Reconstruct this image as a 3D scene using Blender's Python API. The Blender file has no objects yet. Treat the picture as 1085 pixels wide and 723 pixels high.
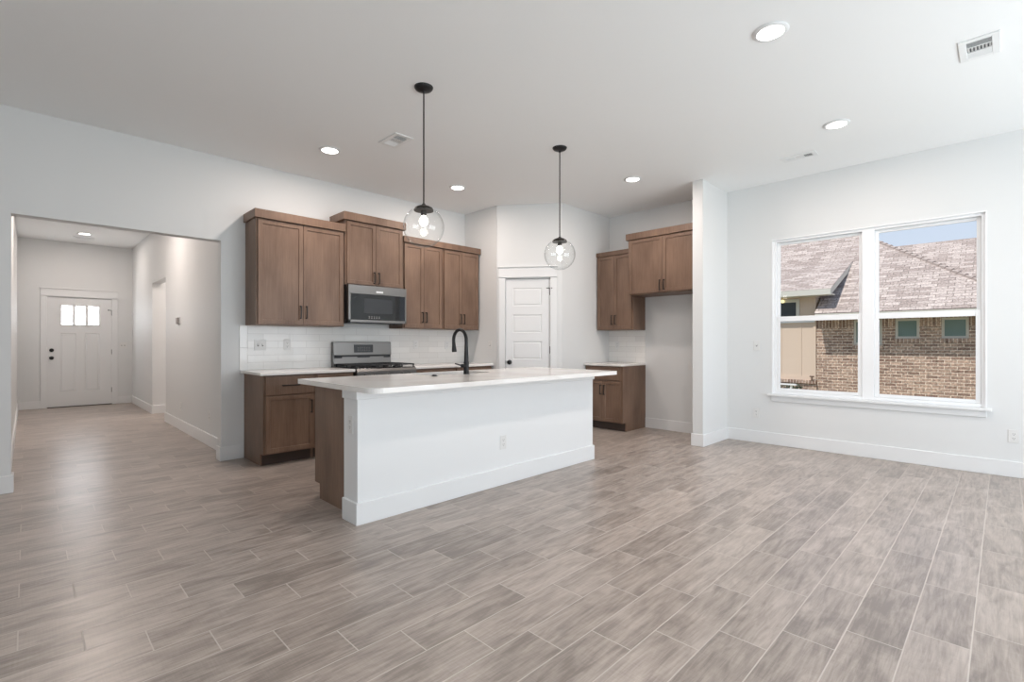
import bpy, bmesh, math, random
from mathutils import Vector, Matrix
random.seed(7)
S = bpy.context.scene
COL = S.collection
PI = math.pi

# ------------------------------------------------------------------ camera
FPX, YAW, CY, CAM_H = 518.18, 0.78839, 363.63, 1.2
cam = bpy.data.cameras.new('camera')
cam.sensor_fit = 'HORIZONTAL'; cam.sensor_width = 36.0
cam.lens = FPX / 1085 * 36.0
cam.shift_y = (CY - 361.5) / 1085
cam.clip_start = 0.05; cam.clip_end = 200
camo = bpy.data.objects.new('camera', cam); COL.objects.link(camo)
camo.location = (0, 0, CAM_H)
camo.rotation_euler = (PI/2, 0, YAW - PI/2)
S.camera = camo

# ------------------------------------------------------------------ colour management
S.view_settings.view_transform = 'Standard'
S.view_settings.look = 'None'
S.view_settings.exposure = 0.0
S.view_settings.gamma = 1.0
S.view_settings.use_curve_mapping = False
S.cycles.use_denoising = True
try: S.cycles.denoising_prefilter = 'ACCURATE'
except Exception: pass
S.cycles.max_bounces = 12
S.cycles.diffuse_bounces = 7
S.cycles.glossy_bounces = 5
S.cycles.transparent_max_bounces = 16
S.cycles.sample_clamp_indirect = 6.0
S.cycles.caustics_reflective = False
S.cycles.caustics_refractive = False

# ------------------------------------------------------------------ sky
W = bpy.data.worlds.new('sky'); S.world = W; W.use_nodes = True
nt = W.node_tree; nt.nodes.clear()
wo = nt.nodes.new('ShaderNodeOutputWorld'); bg = nt.nodes.new('ShaderNodeBackground')
tc = nt.nodes.new('ShaderNodeTexCoord'); sp = nt.nodes.new('ShaderNodeSeparateXYZ')
rp = nt.nodes.new('ShaderNodeValToRGB')
rp.color_ramp.elements[0].position = 0.0; rp.color_ramp.elements[0].color = (0.80, 0.88, 1.0, 1)
rp.color_ramp.elements[1].position = 0.7; rp.color_ramp.elements[1].color = (0.40, 0.57, 0.86, 1)
nt.links.new(tc.outputs['Generated'], sp.inputs[0]); nt.links.new(sp.outputs['Z'], rp.inputs[0])
nt.links.new(rp.outputs[0], bg.inputs[0]); nt.links.new(bg.outputs[0], wo.inputs[0])
bg.inputs[1].default_value = 0.95

# ------------------------------------------------------------------ sun
sl = bpy.data.lights.new('sun', 'SUN'); sl.energy = 4.2; sl.angle = 0.009; sl.color = (1.0, 0.95, 0.88)
so = bpy.data.objects.new('sun', sl); COL.objects.link(so)
so.rotation_euler = Vector((1.0, -0.30, -1.90)).to_track_quat('-Z', 'Y').to_euler()

# ------------------------------------------------------------------ daylight from the patio door behind the camera, plus an added west fill lamp
def area(name, loc, direction, sx, sy, watts, color=(1, 1, 1), shape='RECTANGLE'):
    l = bpy.data.lights.new(name, 'AREA'); l.shape = shape; l.size = sx; l.size_y = sy
    l.energy = watts; l.color = color
    o = bpy.data.objects.new(name, l); COL.objects.link(o); o.location = loc
    o.rotation_euler = Vector(direction).to_track_quat('-Z', 'Z').to_euler()
    return o
area('patio_door_daylight', (3.7, -2.48, 1.2), (0, 1, 0.62), 3.9, 2.2, 150, (0.86, 0.94, 1.0))
area('west_fill_lamp', (-1.98, -1.3, 1.5), (1, 0.25, 0.5), 1.9, 1.6, 70, (0.86, 0.94, 1.0))  # fill lamp at the unseen west opening, added to brighten the left side

# ------------------------------------------------------------------ materials
def new_mat(name):
    m = bpy.data.materials.new(name); m.use_nodes = True
    n = m.node_tree.nodes; b = n.get('Principled BSDF')
    return m, m.node_tree, b
def principled(name, col, rough=0.5, metal=0.0, spec=0.5, bump=0, bscale=200, coat=0):
    m, t, b = new_mat(name)
    b.inputs['Base Color'].default_value = (*col, 1); b.inputs['Roughness'].default_value = rough
    b.inputs['Metallic'].default_value = metal; b.inputs['Specular IOR Level'].default_value = spec
    if coat: b.inputs['Coat Weight'].default_value = coat; b.inputs['Coat Roughness'].default_value = 0.08
    if bump:
        c = t.nodes.new('ShaderNodeTexCoord'); x = t.nodes.new('ShaderNodeTexNoise'); x.inputs['Scale'].default_value = bscale
        x.inputs['Detail'].default_value = 2
        u = t.nodes.new('ShaderNodeBump'); u.inputs['Strength'].default_value = bump; u.inputs['Distance'].default_value = 0.002
        t.links.new(c.outputs['Object'], x.inputs['Vector']); t.links.new(x.outputs['Fac'], u.inputs['Height'])
        t.links.new(u.outputs[0], b.inputs['Normal'])
    return m
def math_node(t, op, a=None, b=None, c=None):
    n = t.nodes.new('ShaderNodeMath'); n.operation = op
    for i, v in enumerate((a, b, c)):
        if v is None: continue
        if isinstance(v, (int, float)): n.inputs[i].default_value = v
        else: t.links.new(v, n.inputs[i])
    return n.outputs[0]
def mixc(t, fac, a, b, mode='MIX'):
    n = t.nodes.new('ShaderNodeMix'); n.data_type = 'RGBA'; n.blend_type = mode
    for s, v in ((n.inputs[0], fac), (n.inputs[6], a), (n.inputs[7], b)):
        if isinstance(v, (int, float)): s.default_value = v
        elif isinstance(v, tuple): s.default_value = (*v, 1) if len(v) == 3 else v
        else: t.links.new(v, s)
    return n.outputs[2]
def emis(name, col, s):
    m, t, b = new_mat(name)
    b.inputs['Base Color'].default_value = (*col, 1)
    b.inputs['Emission Color'].default_value = (*col, 1); b.inputs['Emission Strength'].default_value = s
    return m

M = {}
M['wall'] = principled('wall_paint', (0.70, 0.71, 0.71), 0.55, spec=0.35, bump=0.06, bscale=160)
M['ceiling'] = principled('ceiling_paint', (0.86, 0.87, 0.87), 0.8, spec=0.2, bump=0.08, bscale=120)
M['trim'] = principled('white_trim_paint', (0.755, 0.765, 0.77), 0.35, spec=0.45)
M['vinyl'] = principled('white_vinyl', (0.82, 0.83, 0.84), 0.35, spec=0.45)
M['plastic'] = principled('white_plastic', (0.71, 0.71, 0.70), 0.35)
M['slot'] = principled('dark_slot', (0.10, 0.10, 0.10), 0.6)
M['black'] = principled('matte_black_metal', (0.012, 0.012, 0.013), 0.38, metal=0.3)
M['bronze'] = principled('dark_bronze_metal', (0.03, 0.025, 0.022), 0.38, metal=0.6)
M['hinge'] = principled('hinge_metal', (0.05, 0.042, 0.037), 0.45, metal=0.3)
M['iron'] = principled('cast_iron', (0.018, 0.018, 0.02), 0.5)
M['enamel'] = principled('black_enamel', (0.015, 0.015, 0.017), 0.15)
M['display'] = principled('dark_display', (0.03, 0.032, 0.036), 0.12)
M['dark_glass'] = principled('dark_oven_glass', (0.012, 0.013, 0.014), 0.04, spec=0.5)
M['plate'] = principled('pale_badge', (0.75, 0.76, 0.76), 0.4)
M['thermo'] = principled('thermostat_face', (0.36, 0.34, 0.33), 0.6, spec=0.2)
M['dark_toe'] = principled('toe_kick', (0.055, 0.036, 0.028), 0.6)
M['grille'] = principled('white_vent_metal', (0.80, 0.81, 0.81), 0.45)
M['vent_dark'] = principled('duct_dark', (0.10, 0.105, 0.11), 0.8)

def steel():
    m, t, b = new_mat('brushed_stainless_steel')
    b.inputs['Base Color'].default_value = (0.215, 0.207, 0.20, 1); b.inputs['Metallic'].default_value = 1
    c = t.nodes.new('ShaderNodeTexCoord'); mp = t.nodes.new('ShaderNodeMapping'); mp.inputs['Scale'].default_value = (3, 3, 400)
    x = t.nodes.new('ShaderNodeTexNoise'); x.inputs['Scale'].default_value = 1.5
    t.links.new(c.outputs['Object'], mp.inputs[0]); t.links.new(mp.outputs[0], x.inputs['Vector'])
    r = t.nodes.new('ShaderNodeMapRange'); r.inputs[3].default_value = 0.29; r.inputs[4].default_value = 0.36
    t.links.new(x.outputs['Fac'], r.inputs[0]); t.links.new(r.outputs[0], b.inputs['Roughness'])
    return m
M['steel'] = steel()

def wood():
    m, t, b = new_mat('stained_maple')
    c = t.nodes.new('ShaderNodeTexCoord'); oi = t.nodes.new('ShaderNodeObjectInfo')
    ad = t.nodes.new('ShaderNodeVectorMath'); ad.operation = 'ADD'
    cb = t.nodes.new('ShaderNodeCombineXYZ')
    for i in range(3): t.links.new(math_node(t, 'MULTIPLY', oi.outputs['Random'], 7.0 + 3*i), cb.inputs[i])
    t.links.new(c.outputs['Object'], ad.inputs[0]); t.links.new(cb.outputs[0], ad.inputs[1])
    def ns(scale, s, det=3):
        mp = t.nodes.new('ShaderNodeMapping'); mp.inputs['Scale'].default_value = scale
        x = t.nodes.new('ShaderNodeTexNoise'); x.inputs['Scale'].default_value = s; x.inputs['Detail'].default_value = det
        t.links.new(ad.outputs[0], mp.inputs[0]); t.links.new(mp.outputs[0], x.inputs['Vector']); return x.outputs['Fac']
    grain = ns((60, 60, 2.5), 1.6); blotch = ns((3, 3, 1.2), 1.5, 4); fine = ns((240, 240, 8), 1.0, 2)
    f = math_node(t, 'ADD', math_node(t, 'MULTIPLY', grain, 0.28), math_node(t, 'MULTIPLY', blotch, 0.57))
    f = math_node(t, 'ADD', f, math_node(t, 'MULTIPLY', fine, 0.15))
    r = t.nodes.new('ShaderNodeValToRGB'); e = r.color_ramp.elements
    e[0].position = 0.33; e[0].color = (0.120, 0.071, 0.047, 1); e[1].position = 0.70; e[1].color = (0.250, 0.160, 0.112, 1)
    t.links.new(f, r.inputs[0]); t.links.new(r.outputs[0], b.inputs['Base Color'])
    b.inputs['Roughness'].default_value = 0.42; b.inputs['Specular IOR Level'].default_value = 0.4
    return m
M['wood'] = wood()

def quartz():
    m, t, b = new_mat('white_quartz')
    c = t.nodes.new('ShaderNodeTexCoord'); x = t.nodes.new('ShaderNodeTexNoise'); x.inputs['Scale'].default_value = 2.5; x.inputs['Detail'].default_value = 6
    t.links.new(c.outputs['Object'], x.inputs['Vector'])
    r = t.nodes.new('ShaderNodeValToRGB'); e = r.color_ramp.elements
    e[0].position = 0.40; e[0].color = (0.74, 0.71, 0.68, 1); e[1].position = 0.56; e[1].color = (0.82, 0.80, 0.78, 1)
    t.links.new(x.outputs['Fac'], r.inputs[0]); t.links.new(r.outputs[0], b.inputs['Base Color'])
    b.inputs['Roughness'].default_value = 0.16; b.inputs['Specular IOR Level'].default_value = 0.5
    return m
M['quartz'] = quartz()

def floor_mat():
    m, t, b = new_mat('wood_look_tile')
    c = t.nodes.new('ShaderNodeTexCoord'); s = t.nodes.new('ShaderNodeSeparateXYZ'); t.links.new(c.outputs['Object'], s.inputs[0])
    X, Y = s.outputs[0], s.outputs[1]
    P, L, SH = 0.1872, 0.566, 0.18867
    v = math_node(t, 'DIVIDE', math_node(t, 'SUBTRACT', Y, 1.2135), P)
    k = math_node(t, 'FLOOR', v); fv = math_node(t, 'SUBTRACT', v, k)
    u = math_node(t, 'DIVIDE', math_node(t, 'ADD', math_node(t, 'SUBTRACT', X, 1.486), math_node(t, 'MULTIPLY', k, SH)), L)
    iu = math_node(t, 'FLOOR', u); fu = math_node(t, 'SUBTRACT', u, iu)
    def edge(f, size):
        return math_node(t, 'MULTIPLY', math_node(t, 'MINIMUM', f, math_node(t, 'SUBTRACT', 1.0, f)), size)
    dist = math_node(t, 'MINIMUM', edge(fv, P), edge(fu, L))
    gm = t.nodes.new('ShaderNodeMapRange'); gm.inputs[1].default_value = 0.0018; gm.inputs[2].default_value = 0.0030
    gm.inputs[3].default_value = 1; gm.inputs[4].default_value = 0
    t.links.new(dist, gm.inputs[0]); grout = gm.outputs[0]
    idv = t.nodes.new('ShaderNodeCombineXYZ'); t.links.new(k, idv.inputs[0]); t.links.new(iu, idv.inputs[1])
    wn = t.nodes.new('ShaderNodeTexWhiteNoise'); wn.noise_dimensions = '3D'; t.links.new(idv.outputs[0], wn.inputs['Vector'])
    off = t.nodes.new('ShaderNodeVectorMath'); off.operation = 'SCALE'; off.inputs['Scale'].default_value = 9
    t.links.new(wn.outputs['Color'], off.inputs[0])
    base = t.nodes.new('ShaderNodeCombineXYZ'); t.links.new(math_node(t, 'MULTIPLY', fu, L), base.inputs[0]); t.links.new(math_node(t, 'MULTIPLY', fv, P), base.inputs[1])
    ad = t.nodes.new('ShaderNodeVectorMath'); ad.operation = 'ADD'; t.links.new(base.outputs[0], ad.inputs[0]); t.links.new(off.outputs[0], ad.inputs[1])
    def ns(scale, s, det=4, dist_=0.0, rough=0.55):
        mp = t.nodes.new('ShaderNodeMapping'); mp.inputs['Scale'].default_value = scale
        x = t.nodes.new('ShaderNodeTexNoise'); x.inputs['Scale'].default_value = s; x.inputs['Detail'].default_value = det
        x.inputs['Distortion'].default_value = dist_; x.inputs['Roughness'].default_value = rough
        t.links.new(ad.outputs[0], mp.inputs[0]); t.links.new(mp.outputs[0], x.inputs['Vector']); return x.outputs['Fac']
    grain = ns((2.4, 26, 1), 2.0, 4, 0.8, 0.6); blotch = ns((2.0, 6.5, 1), 1.6, 5, 0.9); saw = ns((170, 9, 1), 1.2, 2); fine = ns((7, 150, 1), 1.5, 4, 0.3, 0.7)
    f = math_node(t, 'ADD', math_node(t, 'MULTIPLY', grain, 0.40), math_node(t, 'ADD', math_node(t, 'MULTIPLY', blotch, 0.46), math_node(t, 'MULTIPLY', fine, 0.14)))
    f = math_node(t, 'ADD', f, math_node(t, 'MULTIPLY', math_node(t, 'SUBTRACT', wn.outputs['Value'], 0.5), 0.10))
    f = math_node(t, 'ADD', f, math_node(t, 'MULTIPLY', math_node(t, 'SUBTRACT', saw, 0.5), 0.08))
    r = t.nodes.new('ShaderNodeValToRGB'); e = r.color_ramp.elements
    e[0].position = 0.38; e[0].color = (0.235, 0.197, 0.172, 1)
    e[1].position = 0.72; e[1].color = (0.560, 0.485, 0.435, 1)
    mid = e.new(0.53); mid.color = (0.385, 0.326, 0.287, 1)
    t.links.new(f, r.inputs[0])
    colr = mixc(t, math_node(t, 'MULTIPLY', grout, 0.90), r.outputs[0], (0.57, 0.515, 0.47))
    t.links.new(colr, b.inputs['Base Color'])
    rr = t.nodes.new('ShaderNodeMapRange'); rr.inputs[3].default_value = 0.282; rr.inputs[4].default_value = 0.32
    t.links.new(f, rr.inputs[0])
    ro = math_node(t, 'ADD', rr.outputs[0], math_node(t, 'MULTIPLY', grout, 0.4))
    t.links.new(ro, b.inputs['Roughness'])
    b.inputs['Specular IOR Level'].default_value = 0.45
    h = math_node(t, 'SUBTRACT', math_node(t, 'MULTIPLY', blotch, 0.05), grout)
    bu = t.nodes.new('ShaderNodeBump'); bu.inputs['Strength'].default_value = 0.45; bu.inputs['Distance'].default_value = 0.002
    t.links.new(h, bu.inputs['Height']); t.links.new(bu.outputs[0], b.inputs['Normal'])
    return m
M['floor'] = floor_mat()

def brick_like(name, swiz, bw, rh, mortar, c1, c2, cm, rough, bump=0.5, off=0.5, coat=0, vary=0.0, spec=0.4, origin=(0, 0), bias=0.0, uv=False):
    """Brick pattern laid in the plane picked by swiz (two of 'XYZ'), sizes in metres."""
    m, t, b = new_mat(name)
    c = t.nodes.new('ShaderNodeTexCoord'); s = t.nodes.new('ShaderNodeSeparateXYZ')
    t.links.new(c.outputs['UV' if uv else 'Object'], s.inputs[0])
    cb = t.nodes.new('ShaderNodeCombineXYZ'); ix = {'X': 0, 'Y': 1, 'Z': 2}
    for i in range(2): t.links.new(math_node(t, 'ADD', s.outputs[ix[swiz[i]]], origin[i]), cb.inputs[i])
    k = t.nodes.new('ShaderNodeTexBrick'); t.links.new(cb.outputs[0], k.inputs['Vector'])
    k.offset = off; k.inputs['Scale'].default_value = 1.0
    k.inputs['Brick Width'].default_value = bw; k.inputs['Row Height'].default_value = rh; k.inputs['Mortar Size'].default_value = mortar
    k.inputs['Mortar Smooth'].default_value = 0.15; k.inputs['Bias'].default_value = bias
    k.inputs['Color1'].default_value = (*c1, 1); k.inputs['Color2'].default_value = (*c2, 1); k.inputs['Mortar'].default_value = (*cm, 1)
    col = k.outputs['Color']
    if vary:
        x = t.nodes.new('ShaderNodeTexNoise'); x.inputs['Scale'].default_value = 22; x.inputs['Detail'].default_value = 5
        t.links.new(cb.outputs[0], x.inputs['Vector'])
        mr = t.nodes.new('ShaderNodeMapRange'); mr.inputs[1].default_value = 0.3; mr.inputs[2].default_value = 0.7
        mr.inputs[3].default_value = 1 - vary; mr.inputs[4].default_value = 1 + vary
        t.links.new(x.outputs['Fac'], mr.inputs[0]); col = mixc(t, 1.0, col, mr.outputs[0], 'MULTIPLY')
    t.links.new(col, b.inputs['Base Color'])
    b.inputs['Roughness'].default_value = rough; b.inputs['Specular IOR Level'].default_value = spec
    bu = t.nodes.new('ShaderNodeBump'); bu.inputs['Strength'].default_value = bump; bu.inputs['Distance'].default_value = 0.003; bu.invert = True
    h = k.outputs['Fac']
    if coat:
        x = t.nodes.new('ShaderNodeTexNoise'); x.inputs['Scale'].default_value = 24; t.links.new(cb.outputs[0], x.inputs['Vector'])
        h = math_node(t, 'ADD', h, math_node(t, 'MULTIPLY', x.outputs['Fac'], 0.9))
    t.links.new(h, bu.inputs['Height']); t.links.new(bu.outputs[0], b.inputs['Normal'])
    return m
M['splash_k'] = brick_like('white_subway_tile', 'XZ', 0.305, 0.0765, 0.0016, (0.80, 0.79, 0.77), (0.74, 0.73, 0.71), (0.60, 0.585, 0.565), 0.12, 0.35, coat=1, origin=(-1.655, -0.917))
M['splash_r'] = brick_like('white_subway_tile_side', 'YZ', 0.305, 0.0765, 0.0016, (0.80, 0.79, 0.77), (0.74, 0.73, 0.71), (0.60, 0.585, 0.565), 0.12, 0.35, coat=1, origin=(-3.6, -0.917))
M['splash_edge'] = principled('white_glazed_edge_tile', (0.77, 0.76, 0.74), 0.12, bump=0.5, bscale=20)
BR1, BR2, BRM = (0.24, 0.15, 0.115), (0.50, 0.355, 0.275), (0.74, 0.65, 0.55)
M['brick'] = brick_like('tan_brick', 'YZ', 0.213, 0.0715, 0.006, BR1, BR2, BRM, 0.9, vary=0.45)
M['soldier'] = brick_like('upright_brick', 'ZY', 0.213, 0.0715, 0.006, BR1, BR2, BRM, 0.9, off=0.0, vary=0.45, origin=(-1.892, 0))
M['shingle'] = brick_like('tan_shingle', 'XY', 0.30, 0.135, 0.008, (0.34, 0.275, 0.245), (0.56, 0.475, 0.43), (0.24, 0.195, 0.175), 0.95, bump=0.8, off=0.37, vary=0.35, spec=0.1, uv=True)
M['cap'] = principled('cap_shingle', (0.44, 0.365, 0.33), 0.95, spec=0.1, bump=0.5, bscale=60)
M['siding'] = principled('tan_siding', (0.66, 0.53, 0.43), 0.8, spec=0.2)
M['cream'] = principled('cream_trim', (0.62, 0.60, 0.54), 0.6)
M['ext_window'] = principled('neighbour_window_glass', (0.16, 0.24, 0.22), 0.12)
M['ext_dark_window'] = principled('neighbour_dark_glass', (0.05, 0.06, 0.07), 0.12)
M['lamp_glow'] = emis('lamp_globe', (1.0, 0.86, 0.45), 1.2)
M['bibmetal'] = principled('brown_pipe', (0.16, 0.10, 0.07), 0.5)

def grass():
    m, t, b = new_mat('dry_lawn')
    c = t.nodes.new('ShaderNodeTexCoord'); x = t.nodes.new('ShaderNodeTexNoise'); x.inputs['Scale'].default_value = 3; x.inputs['Detail'].default_value = 8
    t.links.new(c.outputs['Object'], x.inputs['Vector']); r = t.nodes.new('ShaderNodeValToRGB'); e = r.color_ramp.elements
    e[0].position = 0.35; e[0].color = (0.12, 0.13, 0.05, 1); e[1].position = 0.65; e[1].color = (0.42, 0.35, 0.22, 1)
    t.links.new(x.outputs['Fac'], r.inputs[0]); t.links.new(r.outputs[0], b.inputs['Base Color']); b.inputs['Roughness'].default_value = 1
    return m
M['grass'] = grass()
M['leaf'] = principled('dark_green_leaf', (0.035, 0.055, 0.03), 0.6)

def clear_glass(name, edge, tint=(0.985, 0.99, 0.99), refl=0.06, rough=0.0):
    m = bpy.data.materials.new(name); m.use_nodes = True; t = m.node_tree; t.nodes.clear()
    o = t.nodes.new('ShaderNodeOutputMaterial'); tr = t.nodes.new('ShaderNodeBsdfTransparent'); gl = t.nodes.new('ShaderNodeBsdfGlossy')
    gl.inputs['Roughness'].default_value = rough; gl.inputs['Color'].default_value = (0.95, 0.97, 0.97, 1)
    lw = t.nodes.new('ShaderNodeLayerWeight'); lw.inputs['Blend'].default_value = 0.5
    p = math_node(t, 'POWER', lw.outputs['Facing'], 5.0)
    f = math_node(t, 'ADD', math_node(t, 'MULTIPLY', p, edge), refl)
    if edge > 0.3:
        tt = mixc(t, math_node(t, 'POWER', lw.outputs['Facing'], 4.0), (*tint, 1), (0.60, 0.63, 0.64, 1)); t.links.new(tt, tr.inputs['Color'])
    else: tr.inputs['Color'].default_value = (*tint, 1)
    mx = t.nodes.new('ShaderNodeMixShader'); t.links.new(f, mx.inputs[0]); t.links.new(tr.outputs[0], mx.inputs[1]); t.links.new(gl.outputs[0], mx.inputs[2])
    t.links.new(mx.outputs[0], o.inputs[0]); return m
M['pane'] = clear_glass('window_pane', 0.2, refl=0.012)
M['globe'] = clear_glass('clear_globe_glass', 0.55, refl=0.05)
M['bulb'] = emis('lit_bulb', (1.0, 0.93, 0.84), 9)
M['lens'] = emis('lit_lens', (1.0, 0.955, 0.90), 7)
M['door_lite'] = emis('sunlit_frosted_lite', (0.90, 0.95, 1.0), 13.0)

# ------------------------------------------------------------------ mesh helpers
def link(name, bm, mat, parent=None, smooth=False, recalc=True):
    if recalc: bmesh.ops.recalc_face_normals(bm, faces=bm.faces)
    me = bpy.data.meshes.new(name); bm.to_mesh(me); bm.free()
    if mat is not None: me.materials.append(mat)
    if smooth:
        me.shade_smooth()
        try: me.set_sharp_from_angle(angle=math.radians(40))
        except Exception: pass
    o = bpy.data.objects.new(name, me); COL.objects.link(o)
    if parent is not None: o.parent = parent
    return o
def box(bm, x0, x1, y0, y1, z0, z1, bev=0.0, seg=1):
    tmp = bmesh.new()
    vs = [tmp.verts.new(p) for p in ((x0, y0, z0), (x1, y0, z0), (x1, y1, z0), (x0, y1, z0), (x0, y0, z1), (x1, y0, z1), (x1, y1, z1), (x0, y1, z1))]
    for f in ((0, 3, 2, 1), (4, 5, 6, 7), (0, 1, 5, 4), (1, 2, 6, 5), (2, 3, 7, 6), (3, 0, 4, 7)): tmp.faces.new([vs[i] for i in f])
    if bev: bmesh.ops.bevel(tmp, geom=tmp.edges[:], offset=bev, segments=seg, profile=0.5, affect='EDGES')
    merge(bm, tmp)
def merge(bm, tmp, mat=None):
    if mat is not None: bmesh.ops.transform(tmp, matrix=mat, verts=tmp.verts)
    vm = {v: bm.verts.new(v.co) for v in tmp.verts}
    for f in tmp.faces:
        try:
            nf = bm.faces.new([vm[v] for v in f.verts]); nf.smooth = f.smooth
        except ValueError: pass
    tmp.free()
def B(*boxes, bev=0.0, seg=1):
    bm = bmesh.new()
    for b in boxes: box(bm, *b, bev=bev, seg=seg)
    return bm
def prism(bm, pts, z0, z1):
    """vertical extrusion of a plan polygon"""
    a = [bm.verts.new((x, y, z0)) for x, y in pts]; b = [bm.verts.new((x, y, z1)) for x, y in pts]
    bm.faces.new(a[::-1]); bm.faces.new(b)
    n = len(pts)
    for i in range(n): bm.faces.new((a[i], a[(i+1) % n], b[(i+1) % n], b[i]))
def lathe(bm, prof, cx=0, cy=0, n=32, cap=True):
    rings = []
    for r, z in prof:
        rings.append([bm.verts.new((cx + r*math.cos(2*PI*i/n), cy + r*math.sin(2*PI*i/n), z)) for i in range(n)])
    for a, b in zip(rings, rings[1:]):
        for i in range(n): bm.faces.new((a[i], a[(i+1) % n], b[(i+1) % n], b[i]))
    if cap:
        bm.faces.new(rings[0][::-1]); bm.faces.new(rings[-1])
def cyl(bm, p0, p1, r0, r1=None, n=20):
    r1 = r0 if r1 is None else r1
    p0, p1 = Vector(p0), Vector(p1); d = (p1 - p0)
    tmp = bmesh.new(); lathe(tmp, [(r0, 0), (r1, d.length)], n=n)
    merge(bm, tmp, Matrix.Translation(p0) @ d.to_track_quat('Z', 'Y').to_matrix().to_4x4())
def tube(bm, pts, radii, n=14):
    pts = [Vector(p) for p in pts]
    if isinstance(radii, (int, float)): radii = [radii]*len(pts)
    rings = []; up = None
    for i, p in enumerate(pts):
        t = (pts[min(i+1, len(pts)-1)] - pts[max(i-1, 0)]).normalized()
        if up is None: up = t.orthogonal().normalized()
        up = (up - t*up.dot(t)).normalized(); s = t.cross(up)
        rings.append([bm.verts.new(p + radii[i]*(math.cos(2*PI*k/n)*up + math.sin(2*PI*k/n)*s)) for k in range(n)])
    for a, b in zip(rings, rings[1:]):
        for k in range(n): bm.faces.new((a[k], a[(k+1) % n], b[(k+1) % n], b[k]))
    bm.faces.new(rings[0][::-1]); bm.faces.new(rings[-1])
def tag(o, label=None, cat=None, group=None, kind=None):
    if label: o['label'] = label
    if cat: o['category'] = cat
    if group: o['group'] = group
    if kind: o['kind'] = kind
    return o
def thing(name, label, cat, loc=(0, 0, 0), rz=0.0, group=None, kind=None):
    o = bpy.data.objects.new(name, None); COL.objects.link(o); o.empty_display_size = 0.1
    o.location = loc; o.rotation_euler = (0, 0, rz)
    return tag(o, label, cat, group, kind)
def struct(name, bm, mat, label, cat, parent=None):
    o = link(name, bm, mat, parent)
    return tag(o, label, cat, None, 'structure')
def copy_thing(src, loc, rz, label):
    r = src.copy(); COL.objects.link(r); r.location = loc; r.rotation_euler = (0, 0, rz); r['label'] = label
    for ch in list(src.children):
        c = ch.copy(); COL.objects.link(c); c.parent = r
        for g in list(ch.children):
            d = g.copy(); COL.objects.link(d); d.parent = c
    return r

# ------------------------------------------------------------------ plan
YK, XW, ZC = 5.61, 6.26, 3.095          # kitchen wall, window wall, ceiling
X0, Y0 = -2.1, -2.5                     # west and south walls (behind the camera)
T = 0.13
HX0, HX1, HY1 = -0.11, 1.52, 12.38      # hall
OX0, OX1, OZ = -0.085, 1.407, 2.242     # opening into the hall
BH, BT = 0.142, 0.015                   # baseboard
PA, PB = Vector((4.60, 4.92)), Vector((5.14, 4.21))   # pantry diagonal
PANG = math.atan2(PB.y - PA.y, PB.x - PA.x); PLEN = (PB - PA).length

# floor and ceiling
struct('floor', B((X0 - T, XW + T, Y0 - T, HY1 + T, -0.12, 0.0)), M['floor'], 'wood look plank tile floor running through kitchen and hall', 'floor')
struct('ceiling', B((X0 - T, XW + T, Y0 - T, HY1 + T, ZC, ZC + 0.12)), M['ceiling'], 'flat white ceiling over kitchen, living room and hall', 'ceiling')
# kitchen wall with hall opening
struct('wall_north', B((X0, OX0, YK, YK + T, 0, ZC), (OX0, OX1, YK, YK + T, OZ, ZC), (OX1, 6.26, YK, YK + T, 0, ZC)), M['wall'],
       'white kitchen wall behind range with wide opening to hall', 'wall')
# window wall with hole
WY0, WY1, WZ0, WZ1 = 0.115, 1.932, 0.603, 2.414
struct('wall_east', B((XW, XW + T, Y0, WY0, 0, ZC), (XW, XW + T, WY1, YK, 0, ZC), (XW, XW + T, WY0, WY1, 0, WZ0), (XW, XW + T, WY0, WY1, WZ1, ZC)), M['wall'],
       'white wall holding the twin window and fridge recess', 'wall')
struct('wall_south', B((X0, 1.7, Y0 - T, Y0, 0, ZC), (5.7, XW + T, Y0 - T, Y0, 0, ZC), (1.7, 5.7, Y0 - T, Y0, 2.35, ZC)), M['wall'], 'white wall behind the viewer with patio door opening', 'wall')
struct('wall_west', B((X0 - T, X0, Y0 - T, -2.3, 0, ZC), (X0 - T, X0, -0.3, YK + T, 0, ZC), (X0 - T, X0, -2.3, -0.3, 0, 0.65), (X0 - T, X0, -2.3, -0.3, 2.35, ZC)), M['wall'], 'white side wall left of the viewer with window opening', 'wall')
# pantry walls
struct('wall_pantry_left', B((4.60, 4.71, 4.925, YK, 0, ZC)), M['wall'], 'short white wall closing the counter run beside pantry', 'wall')
def diag(name, boxes, mat, bev=0.0):
    bm = B(*boxes, bev=bev); return bm
PDX0, PDX1, PDZ = 0.116, 0.732, 2.082   # pantry door opening in the diagonal's own axis
o = struct('wall_pantry', B((0, PDX0, 0, 0.11, 0, ZC), (PDX1, PLEN, 0, 0.11, 0, ZC), (PDX0, PDX1, 0, 0.11, PDZ, ZC)), M['wall'], 'angled white wall around the pantry door', 'wall')
o.location = (PA.x, PA.y, 0); o.rotation_euler = (0, 0, PANG)
struct('wall_pantry_right', B((5.14, XW, 4.21, 4.32, 0, ZC)), M['wall'], 'white wall between pantry door and small upper cabinet', 'wall')
struct('wall_stub', B((5.545, XW, 2.452, 2.575, 0, ZC)), M['wall'], 'narrow white wing wall beside the empty fridge recess', 'wall')
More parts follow.
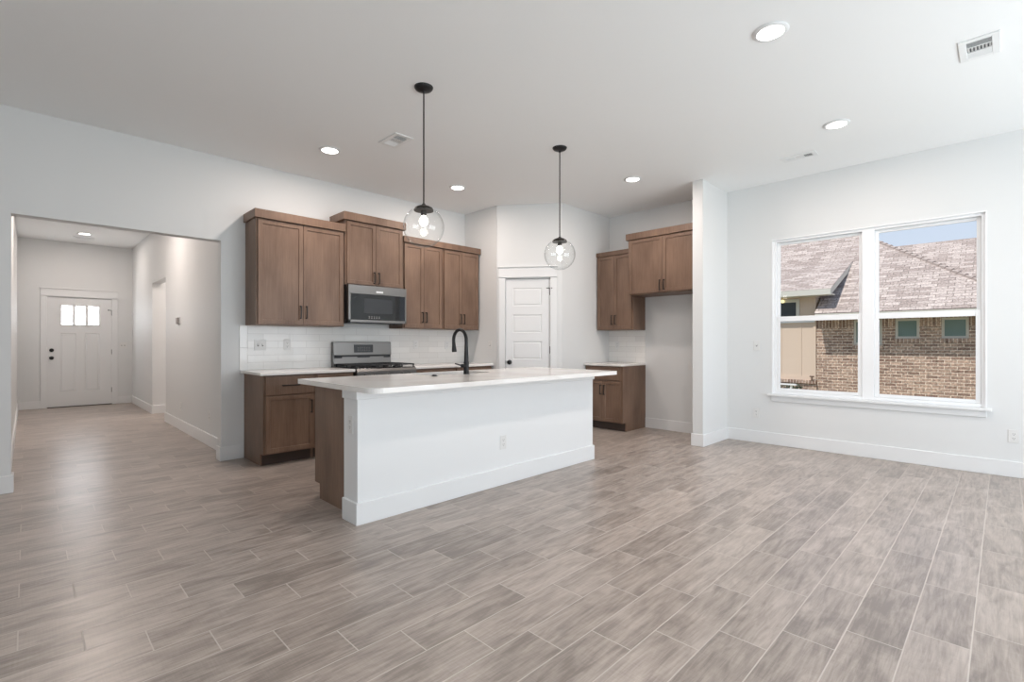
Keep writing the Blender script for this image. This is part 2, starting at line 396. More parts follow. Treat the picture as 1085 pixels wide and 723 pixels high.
# hall
struct('wall_hall_west', B((HX0 - T, HX0, YK + T, HY1, 0, ZC)), M['wall'], 'left wall of the entry hall', 'wall')
SY0, SY1, SZ = 9.06, 10.17, 2.212
struct('wall_hall_east', B((HX1, HX1 + T, YK + T, SY0, 0, ZC), (HX1, HX1 + T, SY1, HY1, 0, ZC), (HX1, HX1 + T, SY0, SY1, SZ, ZC)), M['wall'], 'right wall of the entry hall with side opening', 'wall')
struct('wall_hall_north', B((HX0 - T, 0.268, HY1, HY1 + T, 0, ZC), (1.206, HX1 + T, HY1, HY1 + T, 0, ZC), (0.268, 1.206, HY1, HY1 + T, 2.056, ZC)), M['wall'], 'end wall of the hall around the front door', 'wall')
struct('wall_passage_north', B((HX1 + T, 1.93, SY1, SY1 + T, 0, ZC), (2.72, 3.3, SY1, SY1 + T, 0, ZC), (1.93, 2.72, SY1, SY1 + T, 2.06, ZC)), M['wall'], 'far wall of the side passage off the hall', 'wall')
struct('wall_passage_south', B((HX1 + T, 3.3, SY0 - T, SY0, 0, ZC)), M['wall'], 'near wall of the side passage off the hall', 'wall')
struct('wall_passage_east', B((3.3, 3.3 + T, SY0 - T, SY1 + T, 0, ZC)), M['wall'], 'end wall of the side passage off the hall', 'wall')

# baseboards
def base(name, boxes, label, loc=None, rz=0):
    bm = bmesh.new()
    for x0, x1, y0, y1 in boxes: box(bm, x0, x1, y0, y1, 0, BH, bev=0.003)
    o = struct(name, bm, M['trim'], label, 'baseboard')
    if loc: o.location = loc; o.rotation_euler = (0, 0, rz)
base('baseboard_east', [(XW - BT, XW, Y0, 2.452), (XW - BT, XW, 2.575, 3.597)], 'tall white baseboard below the twin window and in the fridge recess')
base('baseboard_stub', [(5.545 - BT, 5.545, 2.452 - BT, 2.575 + BT), (5.545, XW - BT, 2.452 - BT, 2.452), (5.545, XW - BT, 2.575, 2.575 + BT)], 'white baseboard wrapped around the wing wall')
base('baseboard_north', [(X0, OX0 + BT, YK - BT, YK), (OX0, OX0 + BT, YK, YK + T), (OX1 - BT, 1.617, YK - BT, YK), (OX1 - BT, OX1, YK, YK + T)], 'white baseboard at both sides of the hall opening')
base('baseboard_hall_west', [(HX0, HX0 + BT, YK + T, HY1)], 'white baseboard along the left hall wall')
base('baseboard_hall_east', [(HX1 - BT, HX1, YK + T, SY0 + BT), (HX1, HX1 + T, SY0, SY0 + BT), (HX1 - BT, HX1, SY1 - BT, HY1), (HX1, 1.86, SY1 - BT, SY1)], 'white baseboard along the right hall wall')
base('baseboard_hall_north', [(HX0 + BT, 0.186, HY1 - BT, HY1), (1.29, HX1 - BT, HY1 - BT, HY1)], 'white baseboard either side of the front door')
base('baseboard_pantry_right', [(5.15, 5.66, 4.21 - BT, 4.21)], 'white baseboard between pantry door and small base cabinet')
base('baseboard_west', [(X0, X0 + BT, Y0, YK - BT)], 'white baseboard on the wall left of the viewer')
base('baseboard_south', [(X0 + BT, 1.7, Y0, Y0 + BT), (5.7, XW - BT, Y0, Y0 + BT)], 'white baseboard on the wall behind the viewer')

# ------------------------------------------------------------------ twin window
win = thing('window_1', 'white twin double hung window looking onto the neighbouring brick house', 'window', (XW, 1.0235, WZ0), 0, kind='structure')
def wl(bm): bmesh.ops.translate(bm, verts=bm.verts, vec=(-XW, -1.0235, -WZ0)); return bm
FX0, FX1 = XW + 0.022, XW + 0.105
MY0, MY1 = 0.955, 1.062
bm = B((FX0, FX1, WY0, WY0 + 0.034, WZ0, WZ1), (FX0, FX1, WY1 - 0.034, WY1, WZ0, WZ1), (FX0, FX1, MY0, MY1, WZ0, WZ1),
       *[(FX0, FX1, p + 0.0002, q - 0.0002, z, z + 0.032) for p, q in ((WY0 + 0.034, MY0), (MY1, WY1 - 0.034)) for z in (WZ0, WZ1 - 0.032)], bev=0.003)
link('window_frame', wl(bm), M['vinyl'], win)
bm = B((XW - 0.004, FX0 - 0.0005, WY0 - 0.006, WY0 + 0.006, WZ0 + 0.0005, WZ1 - 0.0065), (XW - 0.004, FX0 - 0.0005, WY1 - 0.006, WY1 + 0.006, WZ0 + 0.0005, WZ1 - 0.0065), (XW - 0.004, FX0 - 0.0005, WY0 - 0.006, WY1 + 0.006, WZ1 - 0.006, WZ1 + 0.006))
link('window_reveal', wl(bm), M['vinyl'], win)
for a, b in ((WY0 + 0.034, MY0), (MY1, WY1 - 0.034)):
    ux0, ux1 = XW + 0.066, XW + 0.092
    s = 0.032
    up = link('upper_sash', wl(B((ux0, ux1, a + 0.0005, a + s, 1.455, WZ1 - 0.0325), (ux0, ux1, b - s, b - 0.0005, 1.455, WZ1 - 0.0325), (ux0, ux1, a + s, b - s, WZ1 - 0.062, WZ1 - 0.0325), (ux0, ux1, a + s, b - s, 1.456, 1.507), bev=0.003)), M['vinyl'], win)
    lx0, lx1 = XW + 0.034, XW + 0.060
    s = 0.038
    lo = link('lower_sash', wl(B((lx0, lx1, a + 0.0005, a + s, WZ0 + 0.0325, 1.512), (lx0, lx1, b - s, b - 0.0005, WZ0 + 0.0325, 1.512), (lx0, lx1, a + s, b - s, WZ0 + 0.033, WZ0 + 0.066), (lx0, lx1, a + s, b - s, 1.453, 1.511), bev=0.003)), M['vinyl'], win)
    c = 0.5*(a + b)
    link('sash_latch', wl(B((lx0 - 0.012, lx0 + 0.002, c - 0.04, c + 0.04, WZ0 + 0.034, WZ0 + 0.044), bev=0.002)), M['vinyl'], lo)
    link('pane', wl(B((ux0 + 0.010, ux0 + 0.014, a + 0.02, b - 0.02, 1.48, WZ1 - 0.05))), M['pane'], up)
    link('pane', wl(B((lx0 + 0.010, lx0 + 0.014, a + 0.02, b - 0.02, WZ0 + 0.05, 1.48))), M['pane'], lo)
link('window_sill', wl(B((XW - 0.052, FX0 - 0.001, 0.078, 1.972, WZ0 - 0.026, WZ0 + 0.0002), bev=0.005, seg=2)), M['trim'], win)
link('apron', wl(B((XW - 0.017, XW, 0.112, 1.938, WZ0 - 0.088, WZ0 - 0.026), bev=0.003)), M['trim'], win)

# ------------------------------------------------------------------ doors
def grid_slab(w, h, t, xs, zs, kinds, depth=0.009):
    """slab 0..w by 0..h; front at y=-t. kinds[(i,j)] = 'panel' or 'hole' for a cell"""
    bm = bmesh.new(); V = {}
    def v(i, j, s):
        if (i, j, s) not in V: V[(i, j, s)] = bm.verts.new((xs[i], -t if s == 0 else 0, zs[j]))
        return V[(i, j, s)]
    nx, nz = len(xs) - 1, len(zs) - 1
    panels = []
    for i in range(nx):
        for j in range(nz):
            if kinds.get((i, j)) == 'hole':
                for (p, q) in (((i, j), (i+1, j)), ((i+1, j), (i+1, j+1)), ((i+1, j+1), (i, j+1)), ((i, j+1), (i, j))):
                    bm.faces.new((v(*p, 0), v(*q, 0), v(*q, 1), v(*p, 1)))
                continue
            f = bm.faces.new((v(i, j, 0), v(i+1, j, 0), v(i+1, j+1, 0), v(i, j+1, 0)))
            g = bm.faces.new((v(i, j, 1), v(i, j+1, 1), v(i+1, j+1, 1), v(i+1, j, 1)))
            if kinds.get((i, j)) == 'panel': panels += [f, g]
    for i in range(nx):
        for j in (0, nz): bm.faces.new((v(i, j, 0), v(i, j, 1), v(i+1, j, 1), v(i+1, j, 0)) if j == 0 else (v(i, j, 0), v(i+1, j, 0), v(i+1, j, 1), v(i, j, 1)))
    for j in range(nz):
        for i in (0, nx): bm.faces.new((v(i, j, 0), v(i, j+1, 0), v(i, j+1, 1), v(i, j, 1)))
    bmesh.ops.recalc_face_normals(bm, faces=bm.faces); bm.normal_update()
    bmesh.ops.inset_individual(bm, faces=panels, thickness=0.010, depth=-depth)
    bmesh.ops.inset_individual(bm, faces=panels, thickness=0.012, depth=0.0)
    bmesh.ops.inset_individual(bm, faces=panels, thickness=0.014, depth=depth*0.7)
    return bm
def hinge(z, x, y, parent, h=0.095):
    bm = bmesh.new(); cyl(bm, (x, y - 0.006, z - h/2), (x, y - 0.006, z + h/2), 0.0095, n=12)
    box(bm, x - 0.014, x + 0.014, y - 0.002, y + 0.002, z - h/2, z + h/2)
    return link('hinge', bm, M['hinge'], parent)
def knob(x, z, y, parent, name='knob', r=0.027):
    bm = bmesh.new()
    tmp = bmesh.new(); lathe(tmp, [(0.033, 0), (0.033, 0.006), (0.028, 0.010), (0.011, 0.012), (0.011, 0.030), (r*0.8, 0.036), (r, 0.048), (r*0.92, 0.058), (r*0.5, 0.064), (0.002, 0.065)], n=24)
    merge(bm, tmp, Matrix.Translation((x, y, z)) @ Matrix.Rotation(PI/2, 4, 'X'))
    return link(name, bm, M['black'], parent, smooth=True)
def casing(parent_loc, rz, xa, xb, w, ztop, name, label, right_clip=None):
    """side casings, head board and two thin caps, on a wall whose face is y=0 (front is -y)"""
    t = thing(name, label, 'door trim', parent_loc, rz, kind='structure')
    r1 = xb + w if right_clip is None else right_clip
    link('side_casing', B((xa - w, xa, -0.018, 0, 0, ztop + 0.012), bev=0.003), M['trim'], t)
    link('side_casing', B((xb, r1, -0.018, 0, 0, ztop + 0.012), bev=0.003), M['trim'], t)
    link('head_bead', B((xa - w - 0.006, r1 + 0.006, -0.028, 0, ztop + 0.012, ztop + 0.024), bev=0.003), M['trim'], t)
    link('head_casing', B((xa - w, r1, -0.020, 0, ztop + 0.024, ztop + 0.150), bev=0.003), M['trim'], t)
    link('head_cap', B((xa - w - 0.012, r1 + 0.012, -0.036, 0, ztop + 0.150, ztop + 0.168), bev=0.003), M['trim'], t)
    link('jamb', B((xa - 0.004, xa + 0.0005, 0, 0.10, 0, ztop), (xb - 0.0005, xb + 0.004, 0, 0.10, 0, ztop), (xa, xb, 0, 0.10, ztop - 0.0005, ztop + 0.004)), M['trim'], t)
    return t
# front door
fw, fh = 0.926, 2.045
fd = thing('door_1', 'white front door with three small bright panes at the hall end', 'door', (0.274, HY1 + 0.05, 0.006), 0, kind='structure')
def front_slab():
    X1 = [0, 0.176, 0.398, 0.526, 0.740, fw]; Z1 = [0, 0.280, 1.376, 1.46]
    lowr = grid_slab(fw, 1.46, 0.044, X1, Z1, {(1, 1): 'panel', (3, 1): 'panel'})
    X2 = [0, 0.200, 0.347, 0.395, 0.531, 0.579, 0.728, fw]; Z2 = [1.46, 1.545, 1.890, fh]
    uppr = grid_slab(fw, fh, 0.044, X2, Z2, {(1, 1): 'hole', (3, 1): 'hole', (5, 1): 'hole'})
    merge(lowr, uppr); return lowr
slab = link('door_slab', front_slab(), M['trim'], fd)
link('lite_frame', B((0.176, 0.752, -0.052, -0.044, 1.520, 1.545), (0.176, 0.752, -0.052, -0.044, 1.890, 1.915), (0.176, 0.200, -0.052, -0.044, 1.545, 1.890), (0.728, 0.752, -0.052, -0.044, 1.545, 1.890), (0.347, 0.395, -0.05, -0.044, 1.5455, 1.8895), (0.531, 0.579, -0.05, -0.044, 1.5455, 1.8895), bev=0.003), M['trim'], slab)
for a, b in ((0.200, 0.347), (0.395, 0.531), (0.579, 0.728)):
    link('lite', B((a - 0.002, b + 0.002, -0.025, -0.019, 1.543, 1.892)), M['door_lite'], slab)
knob(0.062, 0.918, -0.044, fd)
bm = bmesh.new(); tmp = bmesh.new(); lathe(tmp, [(0.033, 0), (0.033, 0.014), (0.026, 0.02), (0.004, 0.022)], n=24); merge(bm, tmp, Matrix.Translation((0.062, -0.044, 1.061)) @ Matrix.Rotation(PI/2, 4, 'X'))
link('deadbolt', bm, M['black'], fd, smooth=True)
for z in (0.277, 1.02, 1.782): hinge(z, fw + 0.002, -0.040, fd)
bm = bmesh.new(); cyl(bm, (fw - 0.004, -0.046, 1.835), (fw - 0.05, -0.085, 1.835), 0.005); cyl(bm, (fw - 0.05, -0.085, 1.835), (fw - 0.058, -0.092, 1.835), 0.010)
link('hinge_stop', bm, M['black'], fd)
link('threshold', B((0.0, fw, -0.07, 0.06, -0.006, 0.008)), M['bronze'], fd)
casing((0, HY1, 0), 0, 0.274, 1.200, 0.088, 2.054, 'trim_1', 'white craftsman casing around the front door')
# pantry door
pw, ph = PDX1 - PDX0 - 0.008, 2.068
pd = thing('door_2', 'white five panel pantry door on the angled corner wall', 'door', (PA.x, PA.y, 0), PANG, kind='structure')
pd.location = Vector((PA.x, PA.y, 0.008)) + Matrix.Rotation(PANG, 3, 'Z') @ Vector((PDX0 + 0.004, 0.046, 0))
zs = [0]
for i in range(5): zs += [0.235 + 0.366*i, 0.235 + 0.366*i + 0.247]
zs.append(ph)
link('door_slab', grid_slab(pw, ph, 0.035, [0, 0.098, pw - 0.112, pw], zs, {(1, 1 + 2*i): 'panel' for i in range(5)}, depth=0.008), M['trim'], pd)
knob(0.052, 0.928, -0.035, pd)
for z in (0.25, 1.098, 1.892): hinge(z, pw + 0.003, -0.032, pd)
bm = bmesh.new(); cyl(bm, (pw - 0.002, -0.045, 1.935), (pw - 0.045, -0.085, 1.935), 0.005); cyl(bm, (pw + 0.002, -0.045, 1.935), (pw + 0.03, -0.075, 1.935), 0.005)
link('hinge_stop', bm, M['black'], pd)
link('strike_plate', B((-0.005, -0.0025, -0.030, -0.006, 0.90, 0.957)), M['black'], pd)
casing((PA.x, PA.y, 0), PANG, PDX0, PDX1, 0.088, PDZ, 'trim_2', 'white craftsman casing around the pantry door', right_clip=0.822)
# passage door
d3 = thing('door_3', 'white door edge with hinges inside the side passage', 'door', (1.934, SY1 + 0.05, 0.006), 0, kind='structure')
link('door_slab', grid_slab(0.78, 2.045, 0.035, [0, 0.11, 0.67, 0.78], [0, 0.2, 0.8, 0.95, 1.9, 2.045], {(1, 1): 'panel', (1, 3): 'panel'}), M['trim'], d3)
for z in (0.25, 1.05, 1.8): hinge(z, -0.002, -0.05, d3)
casing((0, SY1, 0), 0, 1.934, 2.714, 0.07, 2.056, 'trim_3', 'white casing around the side passage door')
# patio door frame behind the viewer
pf = thing('door_4', 'white sliding patio door frame behind the viewer', 'door', (1.7, Y0 - 0.06, 0), 0, kind='structure')
link('door_frame', B((0, 0.06, -0.05, 0.05, 0, 2.35), (3.94, 4.0, -0.05, 0.05, 0, 2.35), (1.3, 1.4, -0.05, 0.05, 0, 2.35), (2.6, 2.7, -0.05, 0.05, 0, 2.35), (0, 4.0, -0.05, 0.05, 2.28, 2.35), (0, 4.0, -0.05, 0.05, 0, 0.07)), M['vinyl'], pf)

# ------------------------------------------------------------------ backsplash
struct('trim_4', B((1.650, 4.60, YK - 0.009, YK, 0.915, 1.388)), M['splash_k'], 'glossy white subway tile backsplash behind the range', 'backsplash')
struct('trim_5', B((1.575, 1.649, YK - 0.010, YK, 0.915, 1.148), (1.575, 1.649, YK - 0.010, YK, 1.150, 1.388), bev=0.002), M['splash_edge'], 'upright glossy white edge tiles ending the backsplash', 'backsplash')
struct('trim_6', B((XW - 0.009, XW, 3.603, 4.21, 0.915, 1.388)), M['splash_r'], 'glossy white subway tile above the small fridge side counter', 'backsplash')

# ------------------------------------------------------------------ cabinets (local: x along, wall at y=0, front towards -y)
def shaker(w, h, t=0.020, rail=0.058, slab=False):
    """door leaf 0..w, 0..h, back at y=0, front at y=-t"""
    bm = bmesh.new(); box(bm, 0, w, -t, 0, 0, h)
    bmesh.ops.recalc_face_normals(bm, faces=bm.faces); bm.normal_update(); bm.faces.ensure_lookup_table()
    f = min(bm.faces, key=lambda q: q.calc_center_median().y)
    if not slab:
        bmesh.ops.inset_individual(bm, faces=[f], thickness=rail, depth=0)
        bmesh.ops.inset_individual(bm, faces=[f], thickness=0.004, depth=-0.004)
        bmesh.ops.inset_individual(bm, faces=[f], thickness=0.001, depth=-0.005)
    return bm
def pull(L, vertical):
    """bar pull centred on origin, standing 0.03 off the face towards -y"""
    bm = bmesh.new(); h = L/2
    def bx(a0, a1, y0, y1):
        if vertical: box(bm, -0.0055, 0.0055, y0, y1, a0, a1, bev=0.0015)
        else: box(bm, a0, a1, y0, y1, -0.0055, 0.0055, bev=0.0015)
    bx(-h, h, -0.034, -0.024); bx(-h, -h + 0.011, -0.026, 0); bx(h - 0.011, h, -0.026, 0)
    return bm
def leaf(parent, name, x, y, z, w, h, handle=None, rail=0.058, slab=False):
    o = link(name, shaker(w, h, rail=rail, slab=slab), M['wood'], parent); o.location = (x, y, z)
    if handle:
        hx, hz, vert, L = handle
        p = link('handle', pull(L, vert), M['bronze'], o); p.location = (hx, -0.0195, hz)
    return o
def upper(label, loc, rz, w, d, z0, z1, ztop, crown=(0.02, 0.0), hz=0.065, rev=0.018, group='stained wood wall cabinets', crown_front=0.02):
    t = thing('wall_cabinet', label, 'kitchen cabinet', (loc[0], loc[1], z0), rz, group)
    H = z1 - z0; b = d - 0.020
    link('carcass', B((0, w, -b, 0, 0, H), bev=0.0015), M['wood'], t)
    dw = (w - 2*rev)/2 - 0.002
    for s in (0, 1):
        x = rev if s == 0 else w/2 + 0.002
        leaf(t, 'door', x, -b - 0.0005, 0.012, dw, H - 0.024, handle=((dw - 0.028) if s == 0 else 0.028, hz + 0.065, True, 0.135))
    link('crown_moulding', B((-crown[0], w + crown[1], -d - crown_front, 0, H - 0.004, ztop - z0), bev=0.003), M['wood'], t)
    return t
def basecab(label, loc, rz, w, d, top=0.885, drawer=True, doors=2, handle_side=1, rev=0.018, group='stained wood base cabinets', toe=0.115, toe_back=0.085, name='base_cabinet', shell=False):
    t = thing(name, label, 'kitchen cabinet', (loc[0], loc[1], 0), rz, group)
    b = d - 0.020
    bm = bmesh.new()
    # side profile with toe notch, extruded along x
    prof = [(0, 0), (-(b - toe_back), 0), (-(b - toe_back), toe), (-b, toe), (-b, top), (0, top)]
    a = [bm.verts.new((0, y, z)) for y, z in prof]; c = [bm.verts.new((w, y, z)) for y, z in prof]
    if shell:      # open box under a sink: sides, back, floor and a front frame
        bm.free(); bm = bmesh.new()
        for (p, q) in ((0, 0.018), (w - 0.018, w)):
            box(bm, p, q, -b, 0, toe, top); box(bm, p, q, -(b - toe_back), 0, 0, toe - 0.0005)
        box(bm, 0.0185, w - 0.0185, -0.012, 0, 0, top); box(bm, 0.0185, w - 0.0185, -b, -0.0125, toe, toe + 0.018)
        box(bm, 0.0185, w - 0.0185, -b, -b + 0.018, top - 0.16, top)
    else:
        bm.faces.new(a); bm.faces.new(c[::-1])
        for i in range(6): bm.faces.new((a[i], c[i], c[(i+1) % 6], a[(i+1) % 6]))
    link('carcass', bm, M['wood'], t)
    link('toe_kick', B((0.014, w - 0.014, -(b - toe_back) - 0.004, -(b - toe_back) + 0.002, 0.001, toe - 0.001)), M['dark_toe'], t)
    if drawer: leaf(t, 'drawer', rev, -b - 0.0005, 0.693, w - 2*rev, 0.178, handle=((w - 2*rev)/2, 0.089, False, 0.165), rail=0.05, slab=True)
    dh = (0.681 if drawer else 0.871) - 0.128
    if doors == 1:
        dw = w - 2*rev
        leaf(t, 'door', rev, -b - 0.0005, 0.128, dw, dh, handle=((dw - 0.03) if handle_side else 0.03, dh - 0.125, True, 0.135))
    else:
        dw = (w - 2*rev)/2 - 0.002
        for s in (0, 1):
            x = rev if s == 0 else w/2 + 0.002
            leaf(t, 'door', x, -b - 0.0005, 0.128, dw, dh, handle=((dw - 0.028) if s == 0 else 0.028, dh - 0.125, True, 0.135))
    return t
R90 = -PI/2
upper('tall wood wall cabinet left of the microwave above the bare counter', (1.632, YK - 0.001), 0, 0.932, 0.342, 1.385, 2.462, 2.546)
upper('short raised wood wall cabinet directly over the microwave', (2.568, YK - 0.001), 0, 0.760, 0.355, 1.868, 2.604, 2.690, crown=(0.028, 0.022), hz=0.020, crown_front=0.022)
upper('wood wall cabinet immediately right of the microwave', (3.331, YK - 0.001), 0, 0.611, 0.342, 1.385, 2.462, 2.538, crown=(0.0, 0.0))
upper('wood wall cabinet ending against the short wall, behind the faucet', (3.946, YK - 0.001), 0, 0.634, 0.342, 1.385, 2.462, 2.538, crown=(0.0, 0.012))
upper('narrow wood wall cabinet above the small fridge side counter', (XW - 0.001, 4.205), R90, 0.602, 0.340, 1.385, 2.450, 2.508, crown=(0.0, 0.0), crown_front=0.006)
upper('deep wide wood cabinet bridging the empty fridge recess', (XW - 0.001, 3.600), R90, 1.020, 0.470, 1.850, 2.590, 2.672, crown=(0.018, 0.0), hz=0.020)
basecab('wood base cabinet with one drawer at the hall end of the counter', (1.620, YK - 0.001), 0, 0.502, 0.598, doors=1)
basecab('wood base cabinet between the hall end unit and the range', (2.124, YK - 0.001), 0, 0.424, 0.598, doors=1, handle_side=0)
basecab('wood base cabinet just right of the range', (3.322, YK - 0.001), 0, 0.63, 0.598)
basecab('wood base cabinet in the corner by the pantry wall', (3.954, YK - 0.001), 0, 0.640, 0.598)
basecab('small two door wood base cabinet beside the fridge recess', (XW - 0.001, 4.205), R90, 0.605, 0.615)

# worktops
def worktop(name, label, x0, x1, y0, y1, z0=0.885, z1=0.915, bev=0.004):
    o = link(name, B((x0, x1, y0, y1, z0 + 0.0005, z1), bev=bev), M['quartz']); return tag(o, label, 'worktop', 'white quartz worktops')
worktop('worktop', 'white quartz worktop between the hall wall and the range', 1.582, 2.550, 4.985, YK - 0.002)
worktop('worktop', 'white quartz worktop right of the range running to the pantry wall', 3.318, 4.597, 4.985, YK - 0.002)
worktop('worktop', 'small white quartz worktop beside the fridge recess', 5.612, XW - 0.002, 3.588, 4.206)

# ------------------------------------------------------------------ island
IX0, IX1, IY0, IY1 = 1.547, 4.155, 2.998, 3.190
isl = thing('kitchen_island', 'white painted island knee wall facing the living room', 'kitchen island', (2.85, 3.09, 0))
def il(bm): bmesh.ops.translate(bm, verts=bm.verts, vec=(-2.85, -3.09, 0)); return bm
link('panel', il(B((IX0, IX1, IY0, IY1, 0, 0.884))), M['trim'], isl)
link('base_trim', il(B((IX0 - BT, IX1 + BT, IY0 - BT, IY1 + 0.0005, 0, BH + 0.004), bev=0.003)), M['trim'], isl)
link('top_trim', il(B((IX0 - BT, IX1 + BT, IY0 - BT, IY1, 0.826, 0.884), bev=0.003)), M['trim'], isl)
IG = 'stained wood cabinets at the back of the island'
basecab('wood island cabinet at the hall end, plain brown side showing', (2.250, 3.192), PI, 0.640, 0.640, group=IG, name='island_cabinet')
basecab('wood island cabinet under the sink', (3.250, 3.192), PI, 0.998, 0.640, drawer=False, shell=True, group=IG, name='island_cabinet')
basecab('wood island cabinet at the end nearest the pantry', (4.100, 3.192), PI, 0.848, 0.640, group=IG, name='island_cabinet')
# island worktop: rounded outer edge, sink hole
def rounded(x0, x1, y0, y1, r, n=8):
    pts = []
    for (cx, cy, a0, rr) in ((x0 + r[0], y0 + r[0], PI, r[0]), (x1 - r[1], y0 + r[1], 1.5*PI, r[1]), (x1 - r[2], y1 - r[2], 0, r[2]), (x0 + r[3], y1 - r[3], 0.5*PI, r[3])):
        for k in range(n + 1):
            a = a0 + 0.5*PI*k/n; pts.append((cx + rr*math.cos(a), cy + rr*math.sin(a)))
    return pts
SKX0, SKX1, SKY0, SKY1 = 2.47, 3.17, 3.475, 3.815
def slab_hole(outer, inner, z0, z1):
    bm = bmesh.new()
    def loop(pts):
        vs = [bm.verts.new((x, y, z1)) for x, y in pts]
        return vs, [bm.edges.new((vs[i], vs[(i+1) % len(vs)])) for i in range(len(vs))]
    a, ea = loop(outer); b, eb = loop(inner)
    bmesh.ops.triangle_fill(bm, use_beauty=True, use_dissolve=False, edges=ea + eb)
    top = bm.faces[:]
    r = bmesh.ops.extrude_face_region(bm, geom=top)
    bmesh.ops.translate(bm, verts=[g for g in r['geom'] if isinstance(g, bmesh.types.BMVert)], vec=(0, 0, z0 - z1))
    return bm
bm = slab_hole(rounded(1.500, 4.205, 2.715, 3.880, (0.09, 0.05, 0.012, 0.012)), rounded(SKX0, SKX1, SKY0, SKY1, (0.03,)*4, 5), 0.8855, 0.920)
o = link('island_worktop', bm, M['quartz']); tag(o, 'long white quartz worktop with rounded corners on the island', 'worktop')
bv = o.modifiers.new('edge', 'BEVEL'); bv.width = 0.004; bv.segments = 2; bv.limit_method = 'ANGLE'
# sink
sk = thing('kitchen_sink', 'undermounted steel sink in the island worktop', 'sink', (2.82, 3.645, 0.884))
bm = bmesh.new()
def ring(pts, z): return [bm.verts.new((x - 2.82, y - 3.645, z - 0.884)) for x, y in pts]
L1 = ring(rounded(SKX0 - 0.012, SKX1 + 0.012, SKY0 - 0.012, SKY1 + 0.012, (0.03,)*4, 5), 0.8845)
L2 = ring(rounded(SKX0 + 0.002, SKX1 - 0.002, SKY0 + 0.002, SKY1 - 0.002, (0.03,)*4, 5), 0.8845)
L3 = ring(rounded(SKX0 + 0.008, SKX1 - 0.008, SKY0 + 0.008, SKY1 - 0.008, (0.035,)*4, 5), 0.70)
L4 = ring(rounded(SKX0 + 0.030, SKX1 - 0.030, SKY0 + 0.030, SKY1 - 0.030, (0.03,)*4, 5), 0.68)
for a, b in ((L1, L2), (L2, L3), (L3, L4)):
    for i in range(len(a)): bm.faces.new((a[i], a[(i+1) % len(a)], b[(i+1) % len(a)], b[i]))
bm.faces.new(L4)
link('bowl', bm, M['steel'], sk)
bm = bmesh.new(); lathe(bm, [(0.045, -0.204), (0.045, -0.199), (0.035, -0.198), (0.02, -0.2)], n=24); link('drain', bm, M['black'], sk)
# faucet
fc = thing('faucet', 'matte black gooseneck pull-down faucet on the island worktop', 'faucet', (2.822, 3.425, 0.920))
bm = bmesh.new(); lathe(bm, [(0.027, 0), (0.027, 0.004), (0.0245, 0.008), (0.0235, 0.11), (0.021, 0.125), (0.0180, 0.21), (0.0152, 0.27)], n=24)
link('faucet_body', bm, M['black'], fc, smooth=True)
pts, rad = [], []
for k in range(4): pts.append((0, 0, 0.255 + 0.014*k)); rad.append(0.0152)
RR = 0.092
for k in range(1, 21):
    a = PI*k/20*1.06; pts.append((0, RR - RR*math.cos(a), 0.306 + RR*1.04*math.sin(a))); rad.append(0.0152)
bm = bmesh.new(); tube(bm, pts, rad); link('neck', bm, M['black'], fc, smooth=True)
e = Vector(pts[-1]); dr = (Vector(pts[-1]) - Vector(pts[-2])).normalized()
bm = bmesh.new(); tube(bm, [e - dr*0.006, e + dr*0.004, e + dr*0.03, e + dr*0.085, e + dr*0.092], [0.015, 0.016, 0.0175, 0.0235, 0.021])
link('spray_head', bm, M['black'], fc, smooth=True)
bm = bmesh.new(); cyl(bm, (-0.018, 0, 0.075), (-0.052, 0, 0.075), 0.0175, 0.0165); tube(bm, [(-0.045, 0, 0.078), (-0.075, 0.004, 0.084), (-0.118, 0.012, 0.098)], [0.008, 0.007, 0.0055], n=10)
link('lever', bm, M['black'], fc, smooth=True)
bt = link('air_switch_button', (lambda b: (lathe(b, [(0.026, 0.0), (0.026, 0.004), (0.018, 0.006), (0.016, 0.012), (0.003, 0.013)], n=20), b)[1])(bmesh.new()), M['black'], smooth=True)
bt.location = (2.455, 3.40, 0.920); tag(bt, 'small round black button on the island worktop left of the faucet', 'button')

# ------------------------------------------------------------------ range
rg = thing('gas_range', 'stainless gas range with black cast iron grates below the microwave', 'stove', (2.555, YK - 0.004, 0))
RW = 0.759
link('oven_body', B((0, RW, -0.62, -0.01, 0.02, 0.905), bev=0.003), M['steel'], rg)
link('side_panel', B((-0.0015, 0.0, -0.618, -0.012, 0.021, 0.90)), M['enamel'], rg)
ctop = link('cooktop', B((0.002, RW - 0.002, -0.63, -0.09, 0.905, 0.920), bev=0.004), M['enamel'], rg)
bm = bmesh.new()   # backguard with sloping face
prof = [(0.0, 0.905), (-0.085, 0.905), (-0.085, 1.015), (-0.065, 1.022), (-0.062, 1.205), (-0.050, 1.213), (0.0, 1.213)]
prof = [(0.0, 0.905), (-0.074, 0.905), (-0.074, 0.955), (-0.066, 1.030), (-0.066, 1.045), (-0.078, 1.058), (-0.070, 1.205), (-0.058, 1.213), (0.0, 1.213)]
n = len(prof); a = [bm.verts.new((0.0, y, z)) for y, z in prof]; c = [bm.verts.new((RW, y, z)) for y, z in prof]
bm.faces.new(a); bm.faces.new(c[::-1])
for i in range(n): bm.faces.new((a[i], c[i], c[(i+1) % n], a[(i+1) % n]))
bgd = link('backguard', bm, M['steel'], rg)
dsp = link('display', (lambda b: (box(b, 0.255, 0.505, -0.079, -0.072, 1.085, 1.180, bev=0.002), b)[1])(bmesh.new()), M['display'], bgd)
link('button_marks', B(*[(0.30 + 0.022*i, 0.31 + 0.022*i, -0.0796, -0.079, z, z + 0.003) for i in range(8) for z in (1.105, 1.125, 1.145)]), M['thermo'], dsp)
